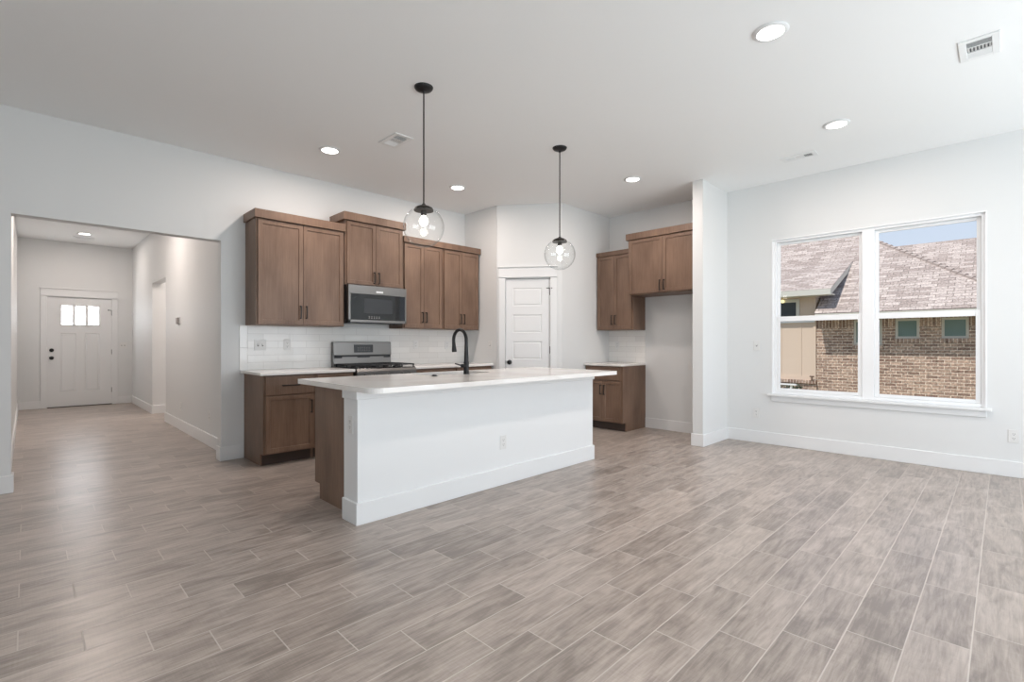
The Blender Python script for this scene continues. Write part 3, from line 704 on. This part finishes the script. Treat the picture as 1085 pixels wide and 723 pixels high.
link('vent_slot', B((0.012, RW - 0.012, -0.0795, -0.066, 1.034, 1.056), (0.012, 0.10, -0.082, -0.066, 1.020, 1.050), (0.30, 0.46, -0.082, -0.066, 1.024, 1.05), (0.66, RW - 0.012, -0.082, -0.066, 1.020, 1.05)), M['enamel'], bgd)
for (bx_, by_, r) in ((0.17, -0.24, 0.04), (0.59, -0.24, 0.036), (0.17, -0.49, 0.046), (0.59, -0.49, 0.05), (0.38, -0.365, 0.05)):
    bm = bmesh.new(); lathe(bm, [(r, 0.9195), (r, 0.930), (r*0.8, 0.934), (r*0.75, 0.940), (0.004, 0.941)], bx_, by_, 24); link('burner', bm, M['iron'], ctop, smooth=True)
for k in range(3):
    x0 = 0.012 + k*0.246; x1 = x0 + 0.243; bm = bmesh.new(); y0, y1 = -0.622, -0.105
    for (p, q, r_, s_) in ((x0, x1, y0, y0 + 0.014), (x0, x1, y1 - 0.014, y1), (x0, x0 + 0.014, y0, y1), (x1 - 0.014, x1, y0, y1)):
        box(bm, p, q, r_, s_, 0.944, 0.958, bev=0.002)
    xm = (x0 + x1)/2
    box(bm, xm - 0.005, xm + 0.005, y0, y1, 0.945, 0.957)
    for yy in (-0.49, -0.365, -0.24): box(bm, x0, x1, yy - 0.005, yy + 0.005, 0.945, 0.957)
    for px in (x0 + 0.007, x1 - 0.007):
        for py in (y0 + 0.007, -0.365, y1 - 0.007): box(bm, px - 0.006, px + 0.006, py - 0.006, py + 0.006, 0.919, 0.946)
    link('grate', bm, M['iron'], rg)
bm = bmesh.new()   # sloped control panel
prof = [(-0.615, 0.80), (-0.652, 0.80), (-0.652, 0.885), (-0.632, 0.912), (-0.615, 0.912)]
a = [bm.verts.new((0.0, y, z)) for y, z in prof]; c = [bm.verts.new((RW, y, z)) for y, z in prof]
bm.faces.new(a); bm.faces.new(c[::-1])
for i in range(5): bm.faces.new((a[i], c[i], c[(i+1) % 5], a[(i+1) % 5]))
cp = link('control_panel', bm, M['steel'], rg)
for kx in (0.09, 0.20, 0.38, 0.56, 0.67):
    bm = bmesh.new(); cyl(bm, (kx, -0.65, 0.845), (kx, -0.664, 0.845), 0.024, 0.024); cyl(bm, (kx, -0.664, 0.845), (kx, -0.690, 0.845), 0.019, 0.016)
    link('burner_knob', bm, M['steel'], cp, smooth=True)
od = link('oven_door', B((0.004, RW - 0.004, -0.655, -0.62, 0.235, 0.79), bev=0.004), M['steel'], rg)
link('oven_window', B((0.11, RW - 0.11, -0.658, -0.654, 0.36, 0.66), bev=0.002), M['dark_glass'], od)
bm = bmesh.new(); cyl(bm, (0.06, -0.70, 0.745), (RW - 0.06, -0.70, 0.745), 0.012); cyl(bm, (0.09, -0.70, 0.745), (0.09, -0.65, 0.745), 0.009); cyl(bm, (RW - 0.09, -0.70, 0.745), (RW - 0.09, -0.65, 0.745), 0.009)
link('oven_handle', bm, M['steel'], od, smooth=True)
link('storage_drawer', B((0.004, RW - 0.004, -0.65, -0.62, 0.065, 0.228), bev=0.004), M['steel'], rg)
for fx in (0.04, RW - 0.04):
    for fy in (-0.56, -0.06):
        bm = bmesh.new(); cyl(bm, (fx, fy, 0), (fx, fy, 0.021), 0.016); link('foot', bm, M['enamel'], rg)

# ------------------------------------------------------------------ microwave
mw = thing('microwave', 'stainless over-the-range microwave with dark glass door', 'microwave', (2.569, YK - 0.004, 1.425))
MW, MH, MD = 0.757, 0.440, 0.385
link('housing', B((0, MW, -MD, 0, 0.015, MH - 0.001), bev=0.002), M['enamel'], mw)
link('underside', B((0.02, MW - 0.02, -MD + 0.02, -0.02, 0, 0.016), bev=0.002), M['enamel'], mw)
fr = link('front_frame', B((0, MW, -MD - 0.032, -MD, 0.338, MH - 0.001), (0, 0.028, -MD - 0.032, -MD, 0.012, 0.338), (MW - 0.022, MW, -MD - 0.032, -MD, 0.012, 0.338), (0, MW, -MD - 0.032, -MD, 0.012, 0.042), bev=0.003), M['steel'], mw)
gl = link('door_glass', B((0.028, MW - 0.022, -MD - 0.030, -MD, 0.042, 0.338), bev=0.001), M['dark_glass'], mw)
link('control_marks', B(*[(0.25 + 0.032*i, 0.263 + 0.032*i, -MD - 0.0306, -MD - 0.030, z, z + 0.006) for i in range(5) for z in (0.062, 0.078)]), M['thermo'], gl)
link('badge', B((0.345, 0.435, -MD - 0.0325, -MD - 0.032, 0.362, 0.382)), M['plate'], fr)
link('inner_window', B((0.19, 0.56, -MD - 0.0305, -MD - 0.030, 0.12, 0.29)), M['display'], gl)

# ------------------------------------------------------------------ pendants
def pendant(x, y, label, zc=2.060, R=0.150):
    t = thing('pendant_light', label, 'pendant lamp', (x, y, ZC), 0, 'clear globe pendants over the island')
    z = lambda w: w - ZC
    bm = bmesh.new(); lathe(bm, [(0.070, 0), (0.069, -0.006), (0.060, -0.018), (0.040, -0.028), (0.012, -0.034), (0.009, -0.045)], n=32); link('ceiling_canopy', bm, M['black'], t, smooth=True)
    bm = bmesh.new(); cyl(bm, (0, 0, -0.04), (0, 0, z(zc + 0.158)), 0.0055, n=12); link('rod', bm, M['bronze'], t, smooth=True)
    bm = bmesh.new(); lathe(bm, [(0.0715, z(zc + 0.118)), (0.0725, z(zc + 0.127)), (0.066, z(zc + 0.140)), (0.044, z(zc + 0.152)), (0.018, z(zc + 0.160)), (0.010, z(zc + 0.172))], n=36); cpo = link('cap', bm, M['bronze'], t, smooth=True)
    bm = bmesh.new(); lathe(bm, [(0.021, z(zc + 0.082)), (0.021, z(zc + 0.120))], n=20); link('socket', bm, M['hinge'], cpo, smooth=True)
    bm = bmesh.new(); prof = []
    for k in range(41):
        a = math.radians(-90 + (90 + 55.5)*k/40); prof.append((max(R*math.cos(a), 0.0005), z(zc) + R*math.sin(a)))
    lathe(bm, prof, n=64, cap=False); link('globe', bm, M['globe'], t, smooth=True)
    bm = bmesh.new(); lathe(bm, [(0.0005, z(zc + 0.008)), (0.016, z(zc + 0.011)), (0.028, z(zc + 0.022)), (0.033, z(zc + 0.040)), (0.029, z(zc + 0.058)), (0.018, z(zc + 0.072)), (0.014, z(zc + 0.083))], n=24); link('bulb', bm, M['bulb'], t, smooth=True)
    return t
pendant(2.090, 3.030, 'clear glass globe pendant over the hall end of the island, near the microwave')
pendant(3.675, 3.040, 'clear glass globe pendant hanging in front of the pantry door')

# ------------------------------------------------------------------ recessed lights
def can_light(x, y, label, watts=16, group='round recessed ceiling lights'):
    t = thing('recessed_light', label, 'ceiling light', (x, y, ZC), 0, group)
    bm = bmesh.new(); lathe(bm, [(0.075, -0.0005), (0.098, -0.0005), (0.100, -0.004), (0.094, -0.010), (0.078, -0.013), (0.075, -0.011), (0.075, -0.0005)], n=40, cap=False); link('trim_ring', bm, M['trim'], t, smooth=True)
    bm = bmesh.new(); lathe(bm, [(0.0745, -0.003), (0.0745, -0.0085), (0.055, -0.010), (0.002, -0.0105)], n=40); link('lens', bm, M['lens'], t, smooth=True)
    l = bpy.data.lights.new('lamp', 'AREA'); l.shape = 'DISK'; l.size = 0.14; l.energy = watts; l.color = (1.0, 0.868, 0.79)
    lo = bpy.data.objects.new('lamp', l); COL.objects.link(lo); lo.parent = t; lo.location = (0, 0, -0.014)
    return t
can_light(3.21, 1.00, 'largest looking round recessed light, nearest the viewer')
can_light(4.97, 1.02, 'round recessed light near the window wall and slim vent')
can_light(2.114, 4.66, 'round recessed light above the counter beside the square vent')
can_light(3.72, 4.68, 'round recessed light between the two pendants near the short wall')
can_light(4.965, 3.02, 'round recessed light in front of the fridge recess')
can_light(0.72, 11.20, 'round recessed light on the hall ceiling before the front door', 13)
can_light(0.62, 8.1, 'added unseen recessed light filling the hall nearer the kitchen', 27)  # out of view behind the header, added to spread light along the hall
can_light(2.45, 9.62, 'added unseen recessed light filling the side passage off the hall', 22)  # out of view, added to brighten the otherwise dark passage

# ------------------------------------------------------------------ ceiling vents
def register(x0, x1, y0, y1, label, along_x=True):
    cx, cy = (x0 + x1)/2, (y0 + y1)/2
    t = thing('ceiling_vent', label, 'vent', (cx, cy, ZC), 0, 'white ceiling air vents')
    a, b = (x1 - x0)/2, (y1 - y0)/2
    if not along_x: a, b = b, a
    w = 0.038
    parts = bmesh.new()
    for q in ((-a, a, -b, -b + w), (-a, a, b - w, b), (-a, -a + w, -b + w, b - w), (a - w, a, -b + w, b - w)): box(parts, *q, -0.009, -0.0005, bev=0.002)
    inn = 2*(a - w); third = inn/3
    for k in (1, 2): box(parts, -a + w + third*k - 0.004, -a + w + third*k + 0.004, -b + w, b - w, -0.008, -0.0008)
    fr = link('frame', parts, M['grille'], t)
    link('duct', B((-a + w, a - w, -b + w, b - w, -0.0014, -0.0006)), M['vent_dark'], t)
    lv = bmesh.new()
    def louver(p0, p1, tilt):
        p0, p1 = Vector(p0), Vector(p1); d = (p1 - p0); tmp = bmesh.new(); box(tmp, 0, d.length, -0.0052, 0.0052, -0.0006, 0.0006)
        merge(lv, tmp, Matrix.Translation(p0) @ Matrix.Rotation(math.atan2(d.y, d.x), 4, 'Z') @ Matrix.Rotation(tilt, 4, 'X'))
    for s, tl in ((0, -0.75), (2, 0.75)):
        xs0 = -a + w + third*s
        for i in range(6):
            xx = xs0 + third*(i + 0.5)/6; louver((xx, -b + w, -0.0052), (xx, b - w, -0.0052), tl)
    m_ = int(2*(b - w)/0.0165)
    for i in range(m_):
        yy = -b + w + 2*(b - w)*(i + 0.5)/m_; louver((-a + w + third, yy, -0.0052), (a - w - third, yy, -0.0052), 0.6)
    link('louvres', lv, M['grille'], t)
    if not along_x: t.rotation_euler = (0, 0, PI/2)
    return t
register(4.172, 4.475, 0.015, 0.207, 'rectangular white air vent on the ceiling nearest the window corner of the room')
register(5.490, 5.640, 1.310, 1.620, 'slim white air vent seen edge on near the window wall', along_x=False)
register(2.355, 2.545, 3.850, 4.160, 'white air vent on the ceiling above the counter, beside a recessed light', along_x=False)
register(0.590, 0.880, 11.62, 11.78, 'white air vent on the hall ceiling behind the round light')

# ------------------------------------------------------------------ wall plates (local: face -y, centred)
def plate(kind, label, loc, rz, w=None):
    names = {'outlet': ('wall_outlet', 'outlet', 'wall outlets'), 'switch': ('light_switch', 'switch', 'wall switches'), 'blank': ('wall_outlet', 'outlet', 'wall outlets')}
    nm, cat, grp = names[kind]
    t = thing(nm, label, cat, loc, rz, grp)
    gang = 2 if w == 2 else 1
    W_ = 0.072 if gang == 1 else 0.118; H_ = 0.117
    link('cover_plate', B((-W_/2, W_/2, -0.006, -0.0003, -H_/2, H_/2), bev=0.0025, seg=2), M['plastic'], t)
    for g in range(gang):
        cx = (g - (gang - 1)/2)*0.046
        if kind == 'switch':
            link('toggle', B((cx - 0.005, cx + 0.005, -0.016, -0.005, -0.004, 0.014), bev=0.002), M['plastic'], t)
            link('toggle_slot', B((cx - 0.007, cx + 0.007, -0.0066, -0.0058, -0.013, 0.013)), M['slot'], t)
        elif kind == 'outlet':
            for s in (-1, 1):
                zc = s*0.0195
                bm = bmesh.new(); box(bm, cx - 0.0165, cx + 0.0165, -0.0075, -0.0055, zc - 0.0145, zc + 0.0145, bev=0.0015); rc = link('receptacle', bm, M['plastic'], t)
                bm = B((cx - 0.0078, cx - 0.0054, -0.0080, -0.0074, zc - 0.002, zc + 0.008), (cx + 0.0054, cx + 0.0078, -0.0080, -0.0074, zc - 0.002, zc + 0.008))
                tmp = bmesh.new(); lathe(tmp, [(0.0028, 0), (0.0028, 0.0006)], n=10); merge(bm, tmp, Matrix.Translation((cx, -0.0074, zc - 0.008)) @ Matrix.Rotation(PI/2, 4, 'X'))
                link('slots', bm, M['slot'], rc)
        else:
            link('insert', B((cx - 0.0165, cx + 0.0165, -0.0075, -0.0055, -0.033, 0.033), bev=0.0015), M['plastic'], t)
    return t
YS = YK - 0.009
plate('switch', 'double toggle switch on the backsplash tile near the hall end', (1.775, YS, 1.178), 0, w=2)
plate('outlet', 'white outlet on the backsplash between double switch and range', (2.054, YS, 1.182), 0)
plate('outlet', 'white outlet on the backsplash right of the range', (3.733, YS, 1.180), 0)
plate('outlet', 'white outlet on the backsplash behind the faucet spout', (4.257, YS, 1.172), 0)
plate('switch', 'white switch on the short wall between backsplash and pantry casing', (4.60, 5.06, 1.17), R90)
plate('outlet', 'white outlet low on the long white island face', (2.872, IY0, 0.358), 0)
plate('outlet', 'white outlet high on the narrow white end of the island', (IX0, 3.09, 0.655), R90)
plate('outlet', 'white outlet on the tile above the small fridge side counter', (XW - 0.009, 4.06, 1.17), R90)
plate('blank', 'white outlet inside the fridge recess beside the wing wall', (XW, 2.93, 0.90), R90)
plate('switch', 'white wall switch at chest height left of the twin window', (XW, 2.105, 1.172), R90)
plate('outlet', 'white outlet above the baseboard left of the twin window', (XW, 2.11, 0.357), R90)
plate('outlet', 'white outlet above the baseboard right of the twin window', (XW, -0.062, 0.366), R90)
plate('switch', 'double toggle switch beside the front door casing', (1.375, HY1, 1.155), 0, w=2)
plate('outlet', 'white outlet low on the hall wall nearer the front door', (HX1, 8.00, 0.325), R90)
plate('outlet', 'white outlet low on the hall wall nearer the kitchen', (HX1, 6.52, 0.35), R90)
th = thing('thermostat', 'small thermostat on the hall wall past the opening', 'thermostat', (HX1, 8.15, 1.512), R90)
link('wall_base', B((-0.062, 0.062, -0.008, 0, -0.05, 0.05), bev=0.003), M['plastic'], th)
link('face', B((-0.055, 0.055, -0.028, -0.008, -0.044, 0.044), bev=0.006, seg=2), M['thermo'], th)

# ------------------------------------------------------------------ outside
GZ = -0.32
struct('ground', B((XW + T + 0.02, 40, -30, 40, GZ - 0.1, GZ)), M['grass'], 'dry lawn strip between the two houses', 'ground')
struct('exterior_ground_rear', B((-30, XW + T, -30, Y0 - T - 0.02, GZ - 0.1, GZ)), M['grass'], 'lawn behind the house', 'ground')
NX = 14.5
nh = thing('neighbour_house', 'tan brick house with shingle roof seen through the window', 'house', (NX, 2.0, GZ))
def nl(bm): bmesh.ops.translate(bm, verts=bm.verts, vec=(-NX, -2.0, -GZ)); return bm
EZ = 1.80      # eave underside
SYD = 3.425    # where the brick meets the siding bay
# brick wall with window holes (ya, yb, za, zb)
wins = [(1.365, 1.805, 1.305, 1.765), (0.535, 0.985, 1.305, 1.765), (2.05, 2.62, 1.16, 1.765)]
def wall_with_holes(x0, x1, ya, yb, za, zb, holes):
    ys = sorted({ya, yb, *[h[0] for h in holes], *[h[1] for h in holes]}); zs_ = sorted({za, zb, *[h[2] for h in holes], *[h[3] for h in holes]})
    zs_ = [z for z in zs_ if za <= z <= zb]
    bm = bmesh.new()
    for a, b in zip(ys, ys[1:]):
        for c_, d_ in zip(zs_, zs_[1:]):
            if any(h[0] <= a and b <= h[1] and h[2] <= c_ and d_ <= h[3] for h in holes): continue
            box(bm, x0, x1, a, b, c_, d_)
    return bm
link('brick_wall', nl(wall_with_holes(NX, NX + 0.2, -6.4, SYD, GZ, 1.572, wins)), M['brick'], nh)
link('soldier_course', nl(wall_with_holes(NX - 0.004, NX + 0.2, -6.4, SYD, 1.572, 1.84, wins)), M['soldier'], nh)
link('end_wall', nl(B((NX + 0.2, NX + 9.0, -6.4, -6.2, GZ, EZ), (NX + 9.0, NX + 9.2, -6.4, 14, GZ, EZ))), M['brick'], nh)
for i, (ya, yb, za, zb) in enumerate(wins):
    f = 0.05
    w_ = link('window', nl(B((NX + 0.02, NX + 0.08, ya, ya + f, za, zb), (NX + 0.02, NX + 0.08, yb - f, yb, za, zb), (NX + 0.02, NX + 0.08, ya + f + 0.0005, yb - f - 0.0005, zb - f, zb), (NX + 0.02, NX + 0.08, ya + f + 0.0005, yb - f - 0.0005, za, za + f))), M['cream'], nh)
    link('pane', nl(B((NX + 0.05, NX + 0.06, ya + f, yb - f, za + f, zb - f))), M['ext_window'], w_)
    link('brick_sill', nl(B((NX - 0.03, NX + 0.1, ya - 0.02, yb + 0.02, za - 0.10, za - 0.002))), M['soldier'], nh)
# siding bay
sb = link('siding_bay', nl(wall_with_holes(NX - 0.02, NX + 1.9, SYD, 9.0, 0.235, 2.60, [])), M['siding'], nh)
link('batten', nl(B(*[(NX - 0.032, NX - 0.02, y - 0.014, y + 0.014, 0.30, 2.50) for y in (3.765, 4.25, 4.7, 5.2, 5.7)], (NX - 0.04, NX - 0.02, SYD, 9.0, 0.235, 0.33), (NX - 0.036, NX - 0.02, SYD - 0.001, SYD + 0.06, 0.3, 2.5))), M['siding'], sb)
link('ledge_course', nl(B((NX - 0.10, NX + 0.2, SYD - 0.02, 9.0, 0.15, 0.235))), M['soldier'], nh)
link('lower_brick_wall', nl(B((NX - 0.06, NX + 0.2, SYD - 0.02, 9.0, GZ, 0.15))), M['brick'], nh)
link('drip_flashing', nl(B((NX - 0.06, NX - 0.02, SYD + 0.02, 9.0, 1.735, 1.775))), M['vinyl'], nh)
bw = link('window', nl(B((NX - 0.045, NX - 0.015, 3.80, 3.88, 1.80, 2.36), (NX - 0.045, NX - 0.015, 4.46, 4.54, 1.80, 2.36), (NX - 0.045, NX - 0.015, 3.8802, 4.4598, 2.28, 2.36), (NX - 0.045, NX - 0.015, 3.8802, 4.4598, 1.80, 1.86))), M['cream'], nh)
link('pane', nl(B((NX - 0.035, NX - 0.021, 3.88, 4.46, 1.86, 2.28))), M['ext_dark_window'], bw)
bm = bmesh.new(); bmesh.ops.create_uvsphere(bm, u_segments=16, v_segments=10, radius=0.045); bmesh.ops.translate(bm, verts=bm.verts, vec=(NX - 0.10, 4.185, 2.315))
link('lamp_globe', nl(bm), M['lamp_glow'], nh, smooth=True)
bm = bmesh.new(); cyl(bm, (NX - 0.10, 3.50, 0.235), (NX - 0.10, 3.50, 0.33), 0.018); cyl(bm, (NX - 0.10, 3.45, 0.335), (NX - 0.10, 3.55, 0.335), 0.02)
link('hose_bib', nl(bm), M['bibmetal'], nh)
# roofs
def roof_poly(name, pts, parent, slope_dir, mat=None, thick=0.05):
    """flat roof plane from 3D points (ordered), uv in metres: u along the eave, v up the slope"""
    bm = bmesh.new(); P = [Vector(p) for p in pts]
    nrm = (P[1] - P[0]).cross(P[2] - P[0]).normalized()
    if nrm.z < 0: nrm = -nrm
    sd = Vector(slope_dir); sd = (sd - nrm*sd.dot(nrm)).normalized(); ud = nrm.cross(sd)
    a = [bm.verts.new(p) for p in P]; b = [bm.verts.new(p - nrm*thick) for p in P]
    bm.faces.new(a); bm.faces.new(b[::-1]); n_ = len(P)
    for i in range(n_): bm.faces.new((a[i], b[i], b[(i+1) % n_], a[(i+1) % n_]))
    uv = bm.loops.layers.uv.new('UVMap')
    for f in bm.faces:
        for l in f.loops: l[uv].uv = (l.vert.co.dot(ud), l.vert.co.dot(sd))
    nl(bm); return link(name, bm, mat or M['shingle'], parent)
XE, ZE, PM = NX - 0.45, 1.945, 0.62
def zr(x): return ZE + PM*(x - XE)
HIPX, HIPY = 18.9, 3.72      # apex of the near hip
RIDGE_X = HIPX
hip0 = (XE, HIPY - (HIPX - XE)*0.87)
roof_poly('roof', [(XE, hip0[1], zr(XE)), (HIPX, HIPY, zr(HIPX)), (HIPX, 14, zr(HIPX)), (14.75, 14, zr(14.75)), (14.75, 3.36, zr(14.75)), (XE, 3.36, zr(XE))], nh, (1, 0, 0.6))
roof_poly('roof', [(XE, hip0[1], zr(XE)), (HIPX*2 - XE, hip0[1], zr(XE)), (HIPX, HIPY, zr(HIPX))], nh, (0, 1, 0.6))
roof_poly('roof', [(HIPX, HIPY, zr(HIPX)), (HIPX*2 - XE, hip0[1], zr(XE)), (HIPX*2 - XE, 14, zr(XE)), (HIPX, 14, zr(HIPX))], nh, (-1, 0, 0.6))
bm = bmesh.new(); ha = Vector((XE - 0.02, hip0[1] - 0.02, zr(XE))); hb = Vector((HIPX, HIPY, zr(HIPX)))
for k in range(34):      # overlapping cap shingles along the hip
    p = ha.lerp(hb, k/34); q = ha.lerp(hb, (k + 1.15)/34); tube(bm, [p + Vector((0, 0, 0.012)), q - Vector((0, 0, 0.012))], [0.050, 0.036], n=6)
link('hip_cap', nl(bm), M['cap'], nh)
link('fascia', nl(B((XE - 0.02, XE + 0.02, hip0[1], 3.34, EZ - 0.005, EZ + 0.125))), M['cream'], nh)
link('soffit', nl(B((XE, NX, hip0[1], 3.34, EZ - 0.01, EZ + 0.02))), M['cream'], nh)
# farther wing: ridge parallel to the first
FXE, FXR, FZ0, FZ1 = 16.4, 20.5, 1.87, 4.41
roof_poly('roof', [(FXE, -9.5, FZ0), (FXR, -9.5, FZ1), (FXR, 8, FZ1), (FXE, 8, FZ0)], nh, (1, 0, 0.6))
roof_poly('roof', [(FXR, -9.5, FZ1), (FXR + 4.1, -9.5, FZ0), (FXR + 4.1, 8, FZ0), (FXR, 8, FZ1)], nh, (-1, 0, 0.6))
link('wing_wall', nl(B((FXE + 0.4, FXR + 3.7, -9.2, -6.4, GZ, FZ0 + 0.1))), M['brick'], nh)
# bay roof: shallower, higher eave
DXE, DZE, DM = NX - 0.42, 2.56, 0.386
def zd(x): return DZE + DM*(x - DXE)
DXT = (ZE - PM*XE - DZE + DM*DXE)/(DM - PM)     # where both planes meet
DXT2 = min(DXT, HIPX)
roof_poly('roof', [(DXE, 3.01, zd(DXE)), (DXT2, 3.01, zd(DXT2)), (DXT2, 9.3, zd(DXT2)), (DXE, 9.3, zd(DXE))], nh, (1, 0, 0.5), thick=0.06)
link('fascia', nl(B((DXE - 0.025, DXE + 0.015, 3.01, 9.3, zd(DXE) - 0.155, zd(DXE) - 0.012))), M['cream'], nh)
link('soffit', nl(B((DXE, NX, 3.01, 9.3, zd(DXE) - 0.155, zd(DXE) - 0.12))), M['cream'], nh)
bm = bmesh.new()
for (xa, xb) in ((DXE - 0.02, DXT2),):
    q = [(xa, 3.005, zd(xa) - 0.16), (xb, 3.005, zd(xb) - 0.16), (xb, 3.005, zd(xb) - 0.02), (xa, 3.005, zd(xa) - 0.02)]
    a = [bm.verts.new(p) for p in q]; b = [bm.verts.new((p[0], p[1] + 0.03, p[2])) for p in q]
    bm.faces.new(a); bm.faces.new(b[::-1])
    for i in range(4): bm.faces.new((a[i], b[i], b[(i+1) % 4], a[(i+1) % 4]))
link('rake_board', nl(bm), M['cream'], nh)
# low stand and shrub by the neighbour's wall
st = thing('metal_stand', 'low white metal stand by the neighbouring wall, bottom left of the window view', 'stand', (13.9, 4.1, GZ))
bm = bmesh.new(); box(bm, -0.05, 0.05, -0.38, 0.6, 0.44, 0.475); link('top_bar', bm, M['vinyl'], st)
for yy in (-0.27, 0.45):
    bm = bmesh.new(); cyl(bm, (0, yy, 0.445), (0, yy + 0.08, 0), 0.028); link('leg', bm, M['vinyl'], st)
sh = bmesh.new(); rnd = random.Random(3)
for i in range(420):
    p = Vector((rnd.uniform(-0.12, 0.12), rnd.uniform(-0.42, 0.62), rnd.uniform(0.05, 0.44)))
    d1 = Vector((rnd.uniform(-1, 1), rnd.uniform(-1, 1), rnd.uniform(-0.4, 1))).normalized()*0.06; d2 = d1.orthogonal().normalized()*0.02
    vs = [sh.verts.new(p - d1), sh.verts.new(p + d2), sh.verts.new(p + d1), sh.verts.new(p - d2)]; sh.faces.new(vs)
o = link('low_shrub', sh, M['leaf'], None, recalc=False); o.location = (14.22, 4.1, GZ); tag(o, 'dark green shrub behind the low white stand outside', 'shrub')
